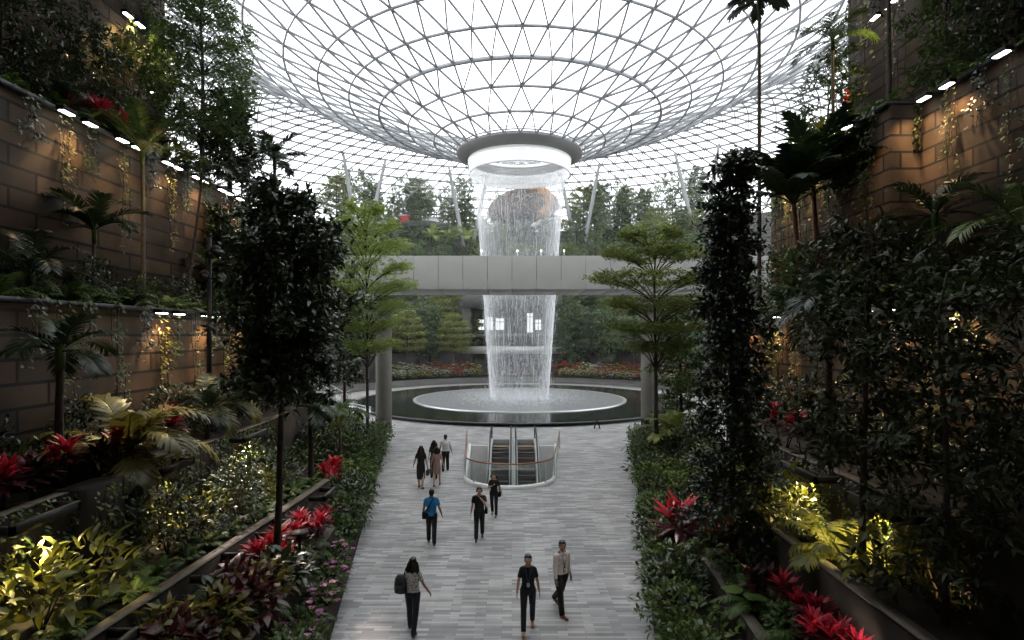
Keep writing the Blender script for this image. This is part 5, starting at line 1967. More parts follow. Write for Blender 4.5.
# flower drifts behind the pool
fl_ = {c: shrub(160 + i, .62, .75, 200, .16, .07, 'leaf_mid', flowers=c, nf=38, bs=.14) for i, c in enumerate(('petal_red', 'petal_yellow', 'petal_white', 'petal_pink'))}
cn = {'petal_red': 'red', 'petal_yellow': 'yellow', 'petal_white': 'white', 'petal_pink': 'pink'}
R = rng(23)
k = {c: 0 for c in fl_}
for px in list(np.arange(392, 480, 5.2)) + list(np.arange(562, 692, 5.2)):
    for r in (22.4, 24.3):
        c = ['petal_red', 'petal_yellow', 'petal_white', 'petal_pink'][R.choice(4, p=[.22, .33, .37, .08] if r > 23 else [.1, .4, .45, .05])]
        x, y = ring_xy(px + R.uniform(-2, 2), r)
        side = 'left' if px < 512 else 'right'
        place('flower_bush', fl_[c], (x, y, .86), R.uniform(0, 6), R.uniform(.95, 1.3) * (1.15 if r < 23 else 1.8), 'bush of %s flowers in the %s row behind the pool, %s of the waterfall' % (cn[c], 'front' if r < 23 else 'back', side), 'flower',
              '%s flowers, %s row, %s of the waterfall' % (cn[c], 'front' if r < 23 else 'back', side))
# ================================================================== people
def fuse(mb, name, mats, parent, voxel, smooth_it=2):
    """weld overlapping shapes into one continuous skin"""
    me = mb.mesh(name + '_src', mats)
    o = bpy.data.objects.new(name, me)
    COL.objects.link(o)
    md = o.modifiers.new('r', 'REMESH')
    md.mode = 'VOXEL'
    md.voxel_size = voxel
    md.use_smooth_shade = True
    sm = o.modifiers.new('s', 'SMOOTH')
    sm.iterations = smooth_it
    sm.factor = .5
    dg = bpy.context.evaluated_depsgraph_get()
    ev = o.evaluated_get(dg)
    new = bpy.data.meshes.new_from_object(ev)
    o.modifiers.clear()
    o.data = new
    new.name = name
    if not new.materials:
        for m in (mats if isinstance(mats, (list, tuple)) else [mats]):
            new.materials.append(m)
    bpy.data.meshes.remove(me)
    o.parent = parent
    return o


def capsule(mb, p, q, r1, r2, seg=14, ends=True):
    p, q = np.asarray(p, float), np.asarray(q, float)
    mb.tube([p, p + (q - p) * .5, q], [r1, (r1 + r2) / 2, r2], seg)
    if ends:
        mb.ellipsoid(p, (r1, r1, r1), seg, 9)
        mb.ellipsoid(q, (r2, r2, r2), seg, 9)


def loft(mb, rows, seg=22):
    """closed body of ellipses: rows of (centre xyz, half width, half depth)"""
    ang = np.linspace(0, 2 * PI, seg, endpoint=False)
    v = []
    for (c, rx, ry) in rows:
        c = np.asarray(c, float)
        v += [c + np.array([rx * math.cos(a), ry * math.sin(a), 0]) for a in ang]
    n = len(rows)
    q = [(i * seg + j, i * seg + (j + 1) % seg, (i + 1) * seg + (j + 1) % seg, (i + 1) * seg + j) for i in range(n - 1) for j in range(seg)]
    v += [np.asarray(rows[0][0], float), np.asarray(rows[-1][0], float)]
    t = [(n * seg, (j + 1) % seg, j) for j in range(seg)] + [(n * seg + 1, (n - 1) * seg + j, (n - 1) * seg + (j + 1) % seg) for j in range(seg)]
    mb.add(np.array(v), t, q)


def fk_leg(hip, flex, knee, splay):
    """angles in degrees; forward is +y"""
    a = math.radians(flex)
    k = math.radians(flex - knee)
    s = math.radians(splay)
    d1 = np.array([math.sin(s), math.sin(a), -math.cos(a)])
    d2 = np.array([math.sin(s) * .5, math.sin(k), -math.cos(k)])
    kn = hip + unit(d1) * .435
    an = kn + unit(d2) * .415
    return kn, an, math.radians(flex - knee)


def person(loc, rz, H, label, shirt, trousers, hair, hair_len, legs, arms, skin=(.50, .31, .22), female=False, shoes=(.02, .02, .02), sleeve='short', skirt=None,
           face=True, head_turn=0., group=None, voxel=.0075, lean=2., hairtie=False, shirt_len=.0, lanyard=False, pattern=None, headphones=False, collar=False):
    """a walking person, facing +y before turning by rz. legs: {L:(flex,knee), R:..}; arms: {L:(flex, abduct, elbow, elbow_in)..}"""
    root = tag(empty('person', (0, 0, 0)), label, 'person', group)
    S = H / 1.70
    ms = mat_plain('skin', skin, rough=.5, var=.06, scale=20)
    mh = mat_plain('hair', hair, rough=.35, var=.4, scale=60)
    mt = mat_plain('shirt_cloth', shirt, rough=.8, var=.14, scale=14, bump=.15) if pattern is None else pattern
    mp = mat_plain('trouser_cloth', trousers, rough=.8, var=.18, scale=10, bump=.15)
    mo = mat_plain('shoe_leather', shoes, rough=.4, var=.15)
    sw = .150 if female else .178           # half shoulder width
    hw = .095 if female else .088
    pel = np.array([0, 0, .90])
    tl = math.radians(lean)

    def up(z, y=0., x=0.):                   # point of the torso leaning a little forwards
        return np.array([x, y + (z - .9) * math.sin(tl), .9 + (z - .9) * math.cos(tl)])
    J = {}
    for s, k in ((-1, 'L'), (1, 'R')):
        hip = pel + np.array([s * hw, 0, -.02])
        kn, an, pitch = fk_leg(hip, legs[k][0], legs[k][1], s * (1.5 if len(legs[k]) < 3 else legs[k][2]))
        J['hip' + k], J['kn' + k], J['an' + k], J['pi' + k] = hip, kn, an, pitch
        sh = up(1.385, 0, s * sw)
        f, ab, el, inn = arms[k]
        f, ab, el, inn = [math.radians(t) for t in (f, ab, el, inn)]
        d1 = unit(np.array([s * math.sin(ab), math.sin(f) * math.cos(ab), -math.cos(f) * math.cos(ab)]))
        # forearm: bend forwards by the elbow angle, and inwards
        fwd = unit(np.array([-s * math.sin(inn), math.cos(inn), 0.]))
        fwd = unit(fwd - d1 * np.dot(fwd, d1))
        d2 = unit(d1 * math.cos(el) + fwd * math.sin(el))
        e = sh + d1 * .285
        w = e + d2 * .245
        J['sh' + k], J['el' + k], J['wr' + k], J['d2' + k] = sh, e, w, d2
    # ---------------- body: one continuous surface
    b = MB()
    loft(b, [(up(.80), .085, .075), (up(.84), .150, .105), (up(.92), .160 if not female else .168, .112), (up(1.02), .138 if not female else .125, .098),
             (up(1.12), .140 if not female else .125, .098), (up(1.24), .158 if not female else .143, .108), (up(1.34), .168 if not female else .148, .102),
             (up(1.41), .150 if not female else .13, .082), (up(1.455), .075, .062)])
    capsule(b, up(1.42, -.005), up(1.545, .012), .056 if not female else .048, .050 if not female else .044)
    for s, k in ((-1, 'L'), (1, 'R')):
        capsule(b, J['hip' + k], J['kn' + k], .088, .058)
        capsule(b, J['kn' + k], J['kn' + k] * .62 + J['an' + k] * .38 + np.array([0, -.012, 0]), .050, .054)
        capsule(b, J['kn' + k] * .62 + J['an' + k] * .38 + np.array([0, -.012, 0]), J['an' + k], .054, .034)
        capsule(b, up(1.40, 0, s * sw * .5), J['sh' + k], .060, .052 if not female else .046)
        capsule(b, up(1.47, -.01, s * .03), J['sh' + k] + np.array([0, 0, .01]), .045, .035)
        capsule(b, J['sh' + k], J['el' + k], .054 if not female else .046, .042 if not female else .037)
        capsule(b, J['el' + k], J['wr' + k], .043 if not female else .037, .027)
        # foot
        pi_ = J['pi' + k]
        toe = J['an' + k] + np.array([0, .16 * math.cos(pi_ * .9) + .0, -.055 + .16 * math.sin(-abs(pi_) * (.9 if pi_ < 0 else -.35)) * .55])
        J['toe' + k] = toe
        capsule(b, J['an' + k] + np.array([0, -.035, -.045]), toe, .036, .028)
        # hand: palm, four unequal bent fingers, thumb from the side
        d = J['d2' + k]
        inward = np.array([-s, 0, 0.])
        side = unit(np.cross(d, inward))     # towards the thumb edge or away
        if side[1] < 0:
            side = -side
        nrm = unit(np.cross(side, d))
        if np.dot(nrm, inward) < 0:
            nrm = -nrm
        w = J['wr' + k]
        m4 = Matrix(((side[0], nrm[0], d[0]), (side[1], nrm[1], d[1]), (side[2], nrm[2], d[2])))
        b.ellipsoid(w + d * .045, (.039, .017, .055), 14, 9, mat=m4)
        for fi, (off, ln) in enumerate(((.029, .068), (.010, .078), (-.010, .072), (-.029, .056))):
            r0 = w + d * .085 + side * off
            k1 = r0 + unit(d + nrm * .22 + side * off * 2) * ln * .55
            k2 = k1 + unit(d + nrm * .75) * ln * .5
            capsule(b, r0 - d * .02, k1, .0095, .0088, 8)
            capsule(b, k1, k2, .0088, .0078, 8)
        t0 = w + d * .030 + side * .030
        t1 = t0 + unit(d * .7 + side * .75 + nrm * .25) * .038
        t2 = t1 + unit(d + side * .15 + nrm * .35) * .032
        capsule(b, t0, t1, .013, .0105, 8)
        capsule(b, t1, t2, .0105, .0085, 8)
    # head with brow, nose, lips, chin and ears
    hc = up(1.602, .022)
    rt = Matrix.Rotation(math.radians(head_turn), 3, 'Z')

    def hd(x, y, z):
        return hc + 1.1 * np.array(rt @ Vector((x, y, z)))
    b.ellipsoid(hd(0, -.008, .022), (0.0814, 0.1034, 0.0990), 22, 15, mat=rt)
    b.ellipsoid(hd(0, .020, -.035), (0.0638, 0.0770, 0.0825), 20, 13, mat=rt)
    b.ellipsoid(hd(0, .066, -.088), (0.0286, 0.0242, 0.0220), 12, 8, mat=rt)
    b.ellipsoid(hd(0, .082, .022), (0.0550, 0.0154, 0.0132), 12, 8, mat=rt)
    b.tube([hd(0, .086, .012), hd(0, .103, -.018), hd(0, .112, -.034)], [.008, .012, .014], 8)
    b.ellipsoid(hd(0, .094, -.038), (0.0198, 0.0154, 0.0121), 10, 7, mat=rt)
    b.ellipsoid(hd(0, .085, -.062), (0.0264, 0.0132, 0.0110), 10, 7, mat=rt)
    for s in (-1, 1):
        b.ellipsoid(hd(s * .076, -.012, -.008), (0.0110, 0.0220, 0.0352), 10, 8, mat=rt)
        b.ellipsoid(hd(s * .042, .068, -.022), (0.0242, 0.0176, 0.0198), 10, 7, mat=rt)
    parts = []
    body = fuse(b, 'body', ms, root, voxel)
    parts.append(body)
    # ---------------- face details
    if face:
        for s in (-1, 1):
            e = MB()
            e.ellipsoid(hd(s * .031, .080, .002), (.0135, .010, .0085), 12, 8, mat=rt)
            parts.append(e.obj('eye', mat_plain('eye_white', (.55, .52, .5), .3, var=.02), root, True))
            e2 = MB()
            e2.ellipsoid(hd(s * .031, .0885, .002), (.0065, .004, .0065), 10, 8, mat=rt)
            parts.append(e2.obj('iris', mat_plain('iris_dark', (.012, .008, .006), .2, var=.02), parts[-1], True))
            e = MB()
            e.tube([hd(s * .014, .093, .022), hd(s * .032, .094, .028), hd(s * .050, .082, .022)], [.004, .005, .003], 6)
            parts.append(e.obj('eyebrow', mh, root, True))
        e = MB()
        e.tube([hd(-.026, .088, -.063), hd(-.008, .098, -.059), hd(.008, .098, -.059), hd(.026, .088, -.063)], [.003, .0065, .0065, .003], 8)
        e.tube([hd(-.022, .088, -.066), hd(0, .096, -.069), hd(.022, .088, -.066)], [.003, .0075, .003], 8)
        parts.append(e.obj('lips', mat_plain('lip_colour', (.30, .09, .07), .4, var=.05), root, True))
    # ---------------- hair
    hb = MB()
    hb.ellipsoid(hd(0, -.030, .040), (0.0935, 0.1078, 0.0990), 22, 15, mat=rt)
    hb.ellipsoid(hd(0, -.050, -.01), (0.0836, 0.0770, 0.0935), 18, 12, mat=rt)
    hb.ellipsoid(hd(0, .022, .092), (0.0682, 0.0572, 0.0330), 16, 9, mat=rt)
    if hair_len > .05:
        n = 9
        for s in np.linspace(-1, 1, 9):
            pts = []
            for i in range(n):
                t = i / (n - 1)
                y = -.075 - .045 * t + abs(s) * .055 * (1 - .35 * t)
                pts.append(hd(s * (.075 + .055 * math.sin(PI * min(t * 1.1, 1))), y, .02 - t * hair_len))
            hb.tube(np.array(pts), np.linspace(.036, .022, n) * (1 + .15 * math.sin(s * 9)), 8)
    if hairtie:
        hb.ellipsoid(hd(0, -.125, .01), (0.0330, 0.0385, 0.0352), 12, 9, mat=rt)
        hb.tube([hd(0, -.125, 0), hd(0, -.14, -.08), hd(0, -.12, -.17)], [.028, .026, .010], 8)
    # keep the face free: carve by leaving the hair shell behind the brow line
    parts.append(fuse(hb, 'hair', mh, root, .010, 3))
    # ---------------- trousers or skirt
    tb = MB()
    g = .012
    if skirt is None:
        loft(tb, [(up(.80), .085 + g, .075 + g), (up(.84), .150 + g, .105 + g), (up(.92), (.160 if not female else .168) + g, .112 + g), (up(1.00), (.142 if not female else .130) + g, .100 + g)])
        for k in 'LR':
            w1 = 1.0 if female else 1.12
            mid = J['kn' + k] * .62 + J['an' + k] * .38
            capsule(tb, J['hip' + k], J['kn' + k], .098 * w1 + .004, .071 * w1)
            dn = unit(J['an' + k] - J['kn' + k])
            tb.ellipsoid(J['kn' + k], (.071 * w1,) * 3, 14, 9)
            tb.tube([J['kn' + k], mid + np.array([0, -.008, 0]), J['an' + k] + dn * .045], [.071 * w1, .069 * w1, .054 * (w1 + .1)], 16)
        parts.append(fuse(tb, 'trousers', mp, root, .011))
    else:
        z1 = skirt
        cy = (J['kn' + 'L'] + J['kn' + 'R']) / 2
        loft(tb, [(np.array([0, cy[1] * (1.0 - .0), z1]), .165, .16), (np.array([0, cy[1] * .8, z1 + .18]), .185, .155), (up(.84), .185, .135), (up(.92), .178, .122), (up(1.02), .138, .108)])
        parts.append(fuse(tb, 'skirt', mp if pattern is None else pattern, root, .011))
    # ---------------- shirt
    s_ = MB()
    z0 = .94 - shirt_len
    loft(s_, [(up(z0), (.165 if not female else .168) + .014, .114 + .014), (up(1.02), (.148 if not female else .136) + .014, .106 + .012),
              (up(1.12), (.150 if not female else .136) + .014, .106 + .012), (up(1.24), (.168 if not female else .153) + .012, .116 + .012),
              (up(1.34), (.176 if not female else .155) + .012, .108 + .012), (up(1.415), .150 if not female else .13, .090), (up(1.452), .082, .072)])
    for s, k in ((-1, 'L'), (1, 'R')):
        capsule(s_, up(1.385, 0, s * sw * .5), J['sh' + k], .070, .064 if not female else .056)
        capsule(s_, up(1.455, -.01, s * .045), J['sh' + k] + np.array([0, 0, .012]), .042, .042)
        if sleeve == 'short':
            e = J['sh' + k] + (J['el' + k] - J['sh' + k]) * .68
            s_.tube([J['sh' + k], e], [.066 if not female else .057, .064 if not female else .055], 16)
        elif sleeve == 'long':
            s_.tube([J['sh' + k], J['el' + k]], [.066 if not female else .057, .054], 16)
            s_.ellipsoid(J['el' + k], (.054,) * 3, 14, 9)
            s_.tube([J['el' + k], J['wr' + k] - J['d2' + k] * .01], [.054, .040], 16)
    parts.append(fuse(s_, 'shirt', mt, root, .0105))
    if collar:
        c = MB()
        c.lathe([(.060, 1.43), (.078, 1.452), (.070, 1.495), (.058, 1.49)], 20, (0, up(1.46)[1]), closed=True)
        parts.append(c.obj('collar', mt, root, True))
    # ---------------- shoes
    for k in 'LR':
        f = MB()
        a, t = J['an' + k], J['toe' + k]
        dv = unit(t - (a + np.array([0, -.035, -.045])))
        h = a + np.array([0, -.035, -.045])
        f.ellipsoid(h - dv * .0, (.042, .046, .040), 14, 9)
        capsule(f, h, t + dv * .02, .042, .036)
        f.ellipsoid(t + dv * .03, (.044, .055, .030), 14, 9)
        parts.append(fuse(f, 'shoe', mo, root, .010, 2))
    if lanyard:
        l = MB()
        for s in (-1, 1):
            l.tube([up(1.46, .0, s * .062), up(1.40, .100, s * .060), up(1.28, .130, s * .035), up(1.12, .136, .0)], .006, 6)
        l.box(-.038, .038, .128, .136, 1.00, 1.12)
        parts.append(l.obj('lanyard', mat_plain('lanyard_band', (.05, .12, .17), .5, var=.1), root))
        l = MB()
        l.box(-.034, .034, .1361, .139, 1.01, 1.10)
        parts.append(l.obj('badge', mat_plain('badge_card', (.55, .58, .6), .4, var=.1), parts[-1]))
    if headphones:
        q = MB()
        q.tube([hd(.088 * math.cos(t), -.01, .02 + .105 * math.sin(t)) for t in np.linspace(-.2, PI + .2, 14)], .009, 8)
        for s in (-1, 1):
            q.ellipsoid(hd(s * .088, -.008, -.005), (.018, .032, .036), 12, 8)
        parts.append(q.obj('headphones', M['black_paint'], root, True))
    # stand on the floor
    zmin = min((v.co.z for o in parts if o.name.startswith('shoe') for v in o.data.vertices))
    root.scale = (S, S, S)
    root.rotation_euler = (0, 0, rz)
    root.location = (loc[0], loc[1], -zmin * S)
    J['S'], J['root'], J['zmin'], J['up'], J['rz'] = S, root, zmin, up, rz
    return J


def world(J, p):
    p = np.asarray(p, float) * J['S']
    c, s = math.cos(J['rz']), math.sin(J['rz'])
    l = J['root'].location
    return Vector((l[0] + p[0] * c - p[1] * s, l[1] + p[0] * s + p[1] * c, l[2] + p[2]))


def carry(J, name, label, cat, build):
    """a bag or phone at its own place; build(mb-list) works in the carrier's coordinates"""
    r = tag(empty(name, J['root'].location, J['rz'], J['S']), label, cat)
    build(r)
    return r


def soft_bag(parent, c, size, mat, name='pouch', bev=.04):
    b = MB()
    b.bevbox(c[0] - size[0] / 2, c[0] + size[0] / 2, c[1] - size[1] / 2, c[1] + size[1] / 2, c[2] - size[2] / 2, c[2] + size[2] / 2, min(bev, min(size) * .35))
    return b.obj(name, mat, parent, True)


DENIM = (.016, .020, .034)
BLK = (.012, .012, .014)
HB = (.012, .009, .007)
m, nt, out = new_mat('patterned_blouse')
pb_ = nt.nodes.new('ShaderNodeBsdfPrincipled')
pb_.inputs['Roughness'].default_value = .8
tc = nt.nodes.new('ShaderNodeTexCoord')
vo = nt.nodes.new('ShaderNodeTexVoronoi')
vo.inputs['Scale'].default_value = 34
rr_ = nt.nodes.new('ShaderNodeValToRGB')
rr_.color_ramp.elements[0].color = (.06, .06, .055, 1)
rr_.color_ramp.elements[1].color = (.66, .64, .60, 1)
rr_.color_ramp.elements[0].position = .28
rr_.color_ramp.elements[1].position = .5
link(nt, tc.outputs['Object'], vo.inputs['Vector'])
link(nt, vo.outputs['Distance'], rr_.inputs['Fac'])
link(nt, rr_.outputs['Color'], pb_.inputs['Base Color'])
link(nt, pb_.outputs[0], out.inputs['Surface'])
M['blouse'] = m
m2 = m.copy()
m2.name = 'patterned_dress'
cr_ = [n for n in m2.node_tree.nodes if n.type == 'VALTORGB'][0]
cr_.color_ramp.elements[0].color = (.10, .05, .05, 1)
cr_.color_ramp.elements[1].color = (.42, .28, .24, 1)
M['dress'] = m2

BACK, FRONT = 0.0, PI            # walking away from the viewer / towards the viewer
W = {'L': (22, 6), 'R': (-16, 18)}
W2 = {'L': (-15, 22), 'R': (20, 5)}

J = person((-1.93 - .28, 12.45), BACK - .12, 1.58, 'woman with long dark hair in patterned top walking away', (.4, .4, .38), DENIM, HB, .42, {'L': (14, 5), 'R': (-13, 16)},
           {'L': (8, 22, 118, 8), 'R': (-6, 24, 24, -10)}, female=True, face=False, pattern=M['blouse'], voxel=.0075)
def bp(r):
    m = mat_plain('backpack_cloth', (.045, .047, .05), .8, var=.7, scale=22)
    c = np.array([-.265, -.10, 1.16])
    b = MB()
    loft(b, [(c + [0, 0, -.24], .10, .07), (c + [0, 0, -.20], .145, .10), (c + [0, -.01, -.05], .150, .105), (c + [0, 0, .10], .135, .09), (c + [0, 0, .19], .08, .06)])
    b.obj('bag_body', m, r, True)
    b = MB()
    loft(b, [(c + [-.02, -.10, -.20], .09, .03), (c + [-.02, -.11, -.12], .10, .045), (c + [-.02, -.105, -.03], .09, .03)])
    b.obj('front_pocket', m, r, True)
    b = MB()
    b.tube([c + [.06, .05, .12], [-.165, .02, 1.47], [-.155, .09, 1.40], [-.19, .12, 1.22], c + [.05, .08, -.12]], .018, 8)
    b.obj('shoulder_strap', M['black_paint'], r, True)
carry(J, 'backpack', 'grey patterned backpack slung on the left shoulder of the woman walking away', 'bag', bp)

person((.36, 12.55), FRONT, 1.62, 'woman in dark tee and jeans with lanyard walking towards the viewer', (.013, .017, .022), DENIM, HB, 0.02, {'L': (-12, 14), 'R': (16, 4)},
       {'L': (-8, 14, 16, 12), 'R': (6, 16, 22, 20)}, female=True, shoes=(.42, .16, .07), lanyard=True, hairtie=True, skin=(.55, .34, .24), voxel=.0075)
person((1.17, 13.3), FRONT + .55, 1.66, 'man in pale pink shirt and black trousers turning his head to one side', (.80, .73, .72), BLK, HB, 0, {'L': (-17, 28), 'R': (13, 3)},
       {'L': (-8, 10, 20, 10), 'R': (4, 9, 16, 14)}, shoes=(.22, .05, .035), sleeve='long', head_turn=-30, lanyard=True, skin=(.30, .18, .125), collar=True, voxel=.0075)
J = person((-2.55, 17.75), BACK + .05, 1.63, 'man in bright blue polo shirt walking away', (.02, .20, .46), BLK, HB, 0, {'L': (12, 4), 'R': (-10, 10)},
           {'L': (0, 15, 18, 15), 'R': (-4, 17, 16, 0)}, skin=(.42, .25, .17), face=False, shirt_len=.06, collar=True)
def cb_(r):
    soft_bag(r, (-.235, -.03, .90), (.13, .26, .24), M['black_paint'])
    b = MB()
    b.tube([(-.20, .04, 1.0), (-.10, .135, 1.15), (.04, .13, 1.34), (.10, .04, 1.47), (.07, -.08, 1.44), (-.05, -.135, 1.25), (-.19, -.10, 1.0)], .014, 8)
    b.obj('strap', M['black_paint'], r, True)
carry(J, 'messenger_bag', 'black messenger bag across the back of the man in blue', 'bag', cb_)
J = person((-1.06, 18.15), FRONT + .05, 1.60, 'man in black tee with headphones raising a hand to his mouth', (.013, .014, .016), BLK, HB, 0, {'L': (-10, 16), 'R': (13, 3)},
           {'L': (42, 10, 138, 40), 'R': (-4, 12, 10, 5)}, headphones=True, skin=(.55, .34, .24))
def cb2(r):
    soft_bag(r, (-.24, .03, .93), (.10, .22, .20), M['black_paint'])
    b = MB()
    b.tube([(-.22, .06, 1.0), (-.19, .08, 1.2), (-.12, .06, 1.46), (-.15, -.07, 1.4), (-.22, -.06, 1.0)], .012, 8)
    b.obj('strap', M['black_paint'], r, True)
carry(J, 'shoulder_bag', 'small black shoulder bag at the hip of the man with headphones', 'bag', cb2)
J = person((-.66, 20.5), FRONT - .15, 1.48, 'woman in black holding her phone at her chest beside the escalators', (.013, .013, .015), BLK, HB, .1, {'L': (10, 4), 'R': (-10, 14)},
           {'L': (-4, 24, 24, 0), 'R': (16, 12, 122, 40)}, female=True, skin=(.55, .34, .24), shoes=(.25, .25, .25))
def ph_(r):
    w = J['wrR'] + J['d2R'] * .09
    b = MB()
    b.bevbox(w[0] - .035, w[0] + .035, w[1] + .02, w[1] + .032, w[2] - .05, w[2] + .09, .004)
    b.obj('case', M['black_paint'], r)
    b = MB()
    b.box(w[0] - .031, w[0] + .031, w[1] + .0321, w[1] + .0335, w[2] - .045, w[2] + .085)
    b.obj('back_glass', M['rubber'], r)
carry(J, 'phone', 'dark phone held up by the woman in black beside the escalators', 'phone', ph_)
def hb_(r):
    soft_bag(r, (-.25, -.02, .86), (.10, .26, .22), M['black_paint'])
    b = MB()
    b.tube([(-.24, .08, .95), (-.20, .05, 1.2), (-.16, .0, 1.47), (-.20, -.07, 1.2), (-.24, -.1, .95)], .012, 8)
    b.obj('strap', M['black_paint'], r, True)
carry(J, 'handbag', 'black handbag hanging beside the woman with the phone', 'bag', hb_)

J = person((-3.92, 24.1), BACK - .1, 1.74, 'woman in long black dress with long dark hair walking away', (.010, .010, .011), (.010, .010, .011), HB, .45, {'L': (9, 3), 'R': (-8, 10)},
           {'L': (2, 22, 16, 8), 'R': (0, 14, 10, 8)}, female=True, face=False, skirt=.34, voxel=.009)
def hg(r):
    soft_bag(r, (.30, .0, .62), (.12, .28, .24), mat_plain('bag_leather', (.05, .045, .04), .5))
    b = MB()
    b.tube([(.30, .09, .73), (.28, .05, .86), (.28, -.05, .86), (.30, -.09, .73)], .010, 8)
    b.obj('handle', M['black_paint'], r, True)
carry(J, 'handbag', 'dark handbag carried by the woman in the long black dress', 'bag', hg)
J = person((-3.28, 24.5), BACK, 1.62, 'woman in pink patterned dress walking away', (.4, .3, .26), (.4, .3, .26), HB, .20, {'L': (-9, 12), 'R': (10, 3)},
           {'L': (4, 16, 20, 10), 'R': (-4, 16, 10, 0)}, female=True, face=False, skirt=.50, pattern=M['dress'], voxel=.009)
def hg2(r):
    soft_bag(r, (-.30, .04, .64), (.11, .24, .20), mat_plain('bag_leather_tan', (.16, .11, .08), .5))
    b = MB()
    b.tube([(-.30, .11, .73), (-.29, .08, .86), (-.29, .0, .86), (-.30, -.03, .73)], .010, 8)
    b.obj('handle', M['black_paint'], r, True)
carry(J, 'handbag', 'brownish handbag carried by the woman in the pink dress', 'bag', hg2)
person((-3.58, 25.7), BACK + .1, 1.68, 'woman with long dark hair in black top half hidden behind the pink dress', (.012, .012, .013), BLK, HB, .36, {'L': (9, 3), 'R': (-8, 10)},
       {'L': (2, 12, 14, 8), 'R': (0, 12, 12, 8)}, female=True, face=False, voxel=.01)
person((-3.22, 27.1), BACK + .08, 1.70, 'man in white shirt and black trousers walking away', (.72, .72, .71), BLK, HB, 0, {'L': (-10, 14), 'R': (11, 3)},
       {'L': (2, 14, 20, 8), 'R': (-3, 14, 16, 0)}, face=False, voxel=.01)
person((-10.15, 36.8), BACK, 1.70, 'dark-clad person standing beyond the left shrubs beside the column', (.014, .014, .015), BLK, HB, .05, {'L': (3, 2), 'R': (-3, 4)},
       {'L': (2, 10, 14, 8), 'R': (0, 10, 12, 8)}, face=False, voxel=.011)
person((-14.6, 49.0), FRONT, 1.72, 'distant person in pale top and black trousers on the promenade', (.5, .5, .48), BLK, HB, 0, {'L': (13, 3), 'R': (-12, 14)},
       {'L': (2, 10, 14, 8), 'R': (0, 10, 12, 8)}, face=False, voxel=.012)
cols = [(.35, .12, .05), (.02, .02, .03), (.4, .4, .4), (.03, .05, .12), (.25, .05, .04), (.1, .1, .1)]
R = rng(61)
for i, px in enumerate((489, 496, 503, 512, 522, 534, 546)):
    Y = 80.6 + R.uniform(-1.2, 1.0)
    person(((px - CX) / F * Y, Y), R.uniform(0, 6), R.uniform(1.6, 1.75), 'far visitor before the building front behind the waterfall, %s from the left' % ['first', 'second', 'third', 'fourth', 'fifth', 'sixth', 'seventh'][i], cols[i % 6], BLK, HB, 0,
           {'L': (6, 3), 'R': (-6, 6)}, {'L': (2, 10, 14, 8), 'R': (0, 10, 12, 8)}, face=False, voxel=.016, group='visitors behind the waterfall')
# ================================================================== light and camera
w = bpy.data.worlds.new('World')
SC.world = w
w.use_nodes = True
nt = w.node_tree
for n in list(nt.nodes):
    nt.nodes.remove(n)
out = nt.nodes.new('ShaderNodeOutputWorld')
bg = nt.nodes.new('ShaderNodeBackground')
bg.inputs['Color'].default_value = (.955, .975, 1.0, 1)
bg.inputs['Strength'].default_value = 2.6
nt.links.new(bg.outputs[0], out.inputs['Surface'])


def spot(name, loc, target, power, col, angle=70, blend=.6, size=.12):
    l = bpy.data.lights.new(name, 'SPOT')
    l.energy = power * 3.2
    l.color = col
    l.spot_size = math.radians(angle)
    l.spot_blend = blend
    l.shadow_soft_size = size
    o = bpy.data.objects.new(name, l)
    COL.objects.link(o)
    o.location = loc
    d = Vector(target) - Vector(loc)
    o.rotation_euler = d.to_track_quat('-Z', 'Y').to_euler()
    return o


WARM, GOLD, COOL = (1.0, .62, .30), (1.0, .78, .34), (1.0, .93, .85)
# lamps under the brackets, on the pole and along the ledges
spot('bracket_spot', (-8.2, 9.6, 3.36), (-7.3, 9.3, 1.9), 120, GOLD, 110)
spot('bracket_spot', (-8.2, 13.3, 3.36), (-7.5, 13.6, 1.8), 60, GOLD, 120)
spot('bracket_spot', (-8.2, 17.0, 3.36), (-7.4, 17.0, 1.8), 60, GOLD, 120)
spot('bracket_spot', (6.7, 10.1, 3.4), (6.3, 10.6, 2.2), 130, GOLD, 110)
spot('bracket_spot', (6.7, 12.6, 3.4), (6.1, 12.4, 2.2), 150, GOLD, 120)
spot('pole_spot', (-9.5, 18.2, 8.4), (-5.9, 13.4, 1.6), 1300, (1.0, .80, .74), 24, .5)
spot('pole_spot', (-9.6, 18.2, 9.2), (-9.2, 13.8, 4.2), 380, GOLD, 34)
spot('pole_spot', (-9.6, 18.7, 9.3), (-12.2, 18.4, 12.2), 240, GOLD, 46)
spot('pole_spot', (-9.6, 18.4, 9.2), (-6.4, 21.5, 1.2), 300, COOL, 30)
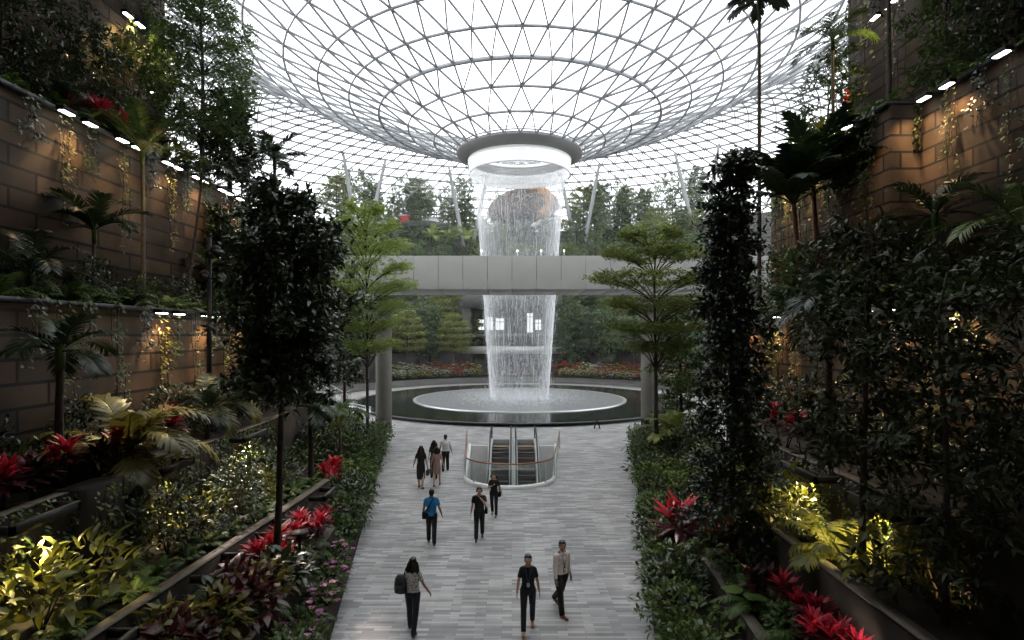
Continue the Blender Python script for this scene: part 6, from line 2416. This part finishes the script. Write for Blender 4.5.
for y in (17.3, 19.8, 22.5, 25.0):
    spot('ledge_spot', (-10.5, y, 7.2), (-10.9, y + .2, 4.0), 60, WARM, 110)
for y in (16.5, 18.7, 21.0, 23.0, 25.5):
    spot('ledge_spot', (-12.4, y, 12.9), (-12.95, y, 9.5), 55, WARM, 105)
for y in (22.3, 24.0):
    spot('ledge_spot', (-14.9, y, 19.2), (-15.4, y, 15), 160, GOLD, 110)
for y in (12.5, 15.0, 21.3, 23.8):
    spot('ledge_spot', (9.7, y, 7.2), (10.15, y, 4.5), 90, WARM, 110)
for y in (16.8, 18.0):
    spot('ledge_spot', (12.9, y, 14.1), (13.45, y, 11), 70, WARM, 105)
for y in (20.8, 23.0, 25.2):
    spot('ledge_spot', (11.9, y, 14.1), (12.45, y, 10.5), 170, GOLD, 105)
spot('ledge_spot', (15.0, 22.4, 19.9), (13.6, 24.4, 15), 260, GOLD, 80)
spot('pole_spot', (-9.8, 18.3, 8.4), (-9.3, 17.2, 4.3), 90, GOLD, 60)
spot('bed_spot', (5.3, 8.2, 1.9), (5.2, 9.3, 2.0), 25, (1, .8, .7), 100)
spot('bed_spot', (3.9, 15.2, 4.2), (4.6, 15.0, 1.5), 60, (1, .85, .8), 70)
spot('bed_spot', (6.9, 8.3, 2.5), (6.65, 8.75, 3.0), 14, WARM, 90)

cam = bpy.data.cameras.new('camera')
cam.sensor_width = 36.0
cam.lens = 36.0 * F / 1024.0
cam.shift_y = (HZ - 320.0) / 1024.0
cam.clip_start = .05
cam.clip_end = 600
co_ = bpy.data.objects.new('camera', cam)
COL.objects.link(co_)
co_.location = (0, 0, EYE)
co_.rotation_euler = (PI / 2, 0, 0)
SC.camera = co_

SC.view_settings.view_transform = 'Standard'
SC.view_settings.look = 'None'
SC.view_settings.gamma = 1.0
SC.view_settings.use_curve_mapping = False
SC.view_settings.exposure = 0.12
SC.cycles.use_denoising = True
SC.cycles.max_bounces = 6
SC.cycles.diffuse_bounces = 3
SC.cycles.glossy_bounces = 3
SC.cycles.transmission_bounces = 4
SC.cycles.transparent_max_bounces = 16
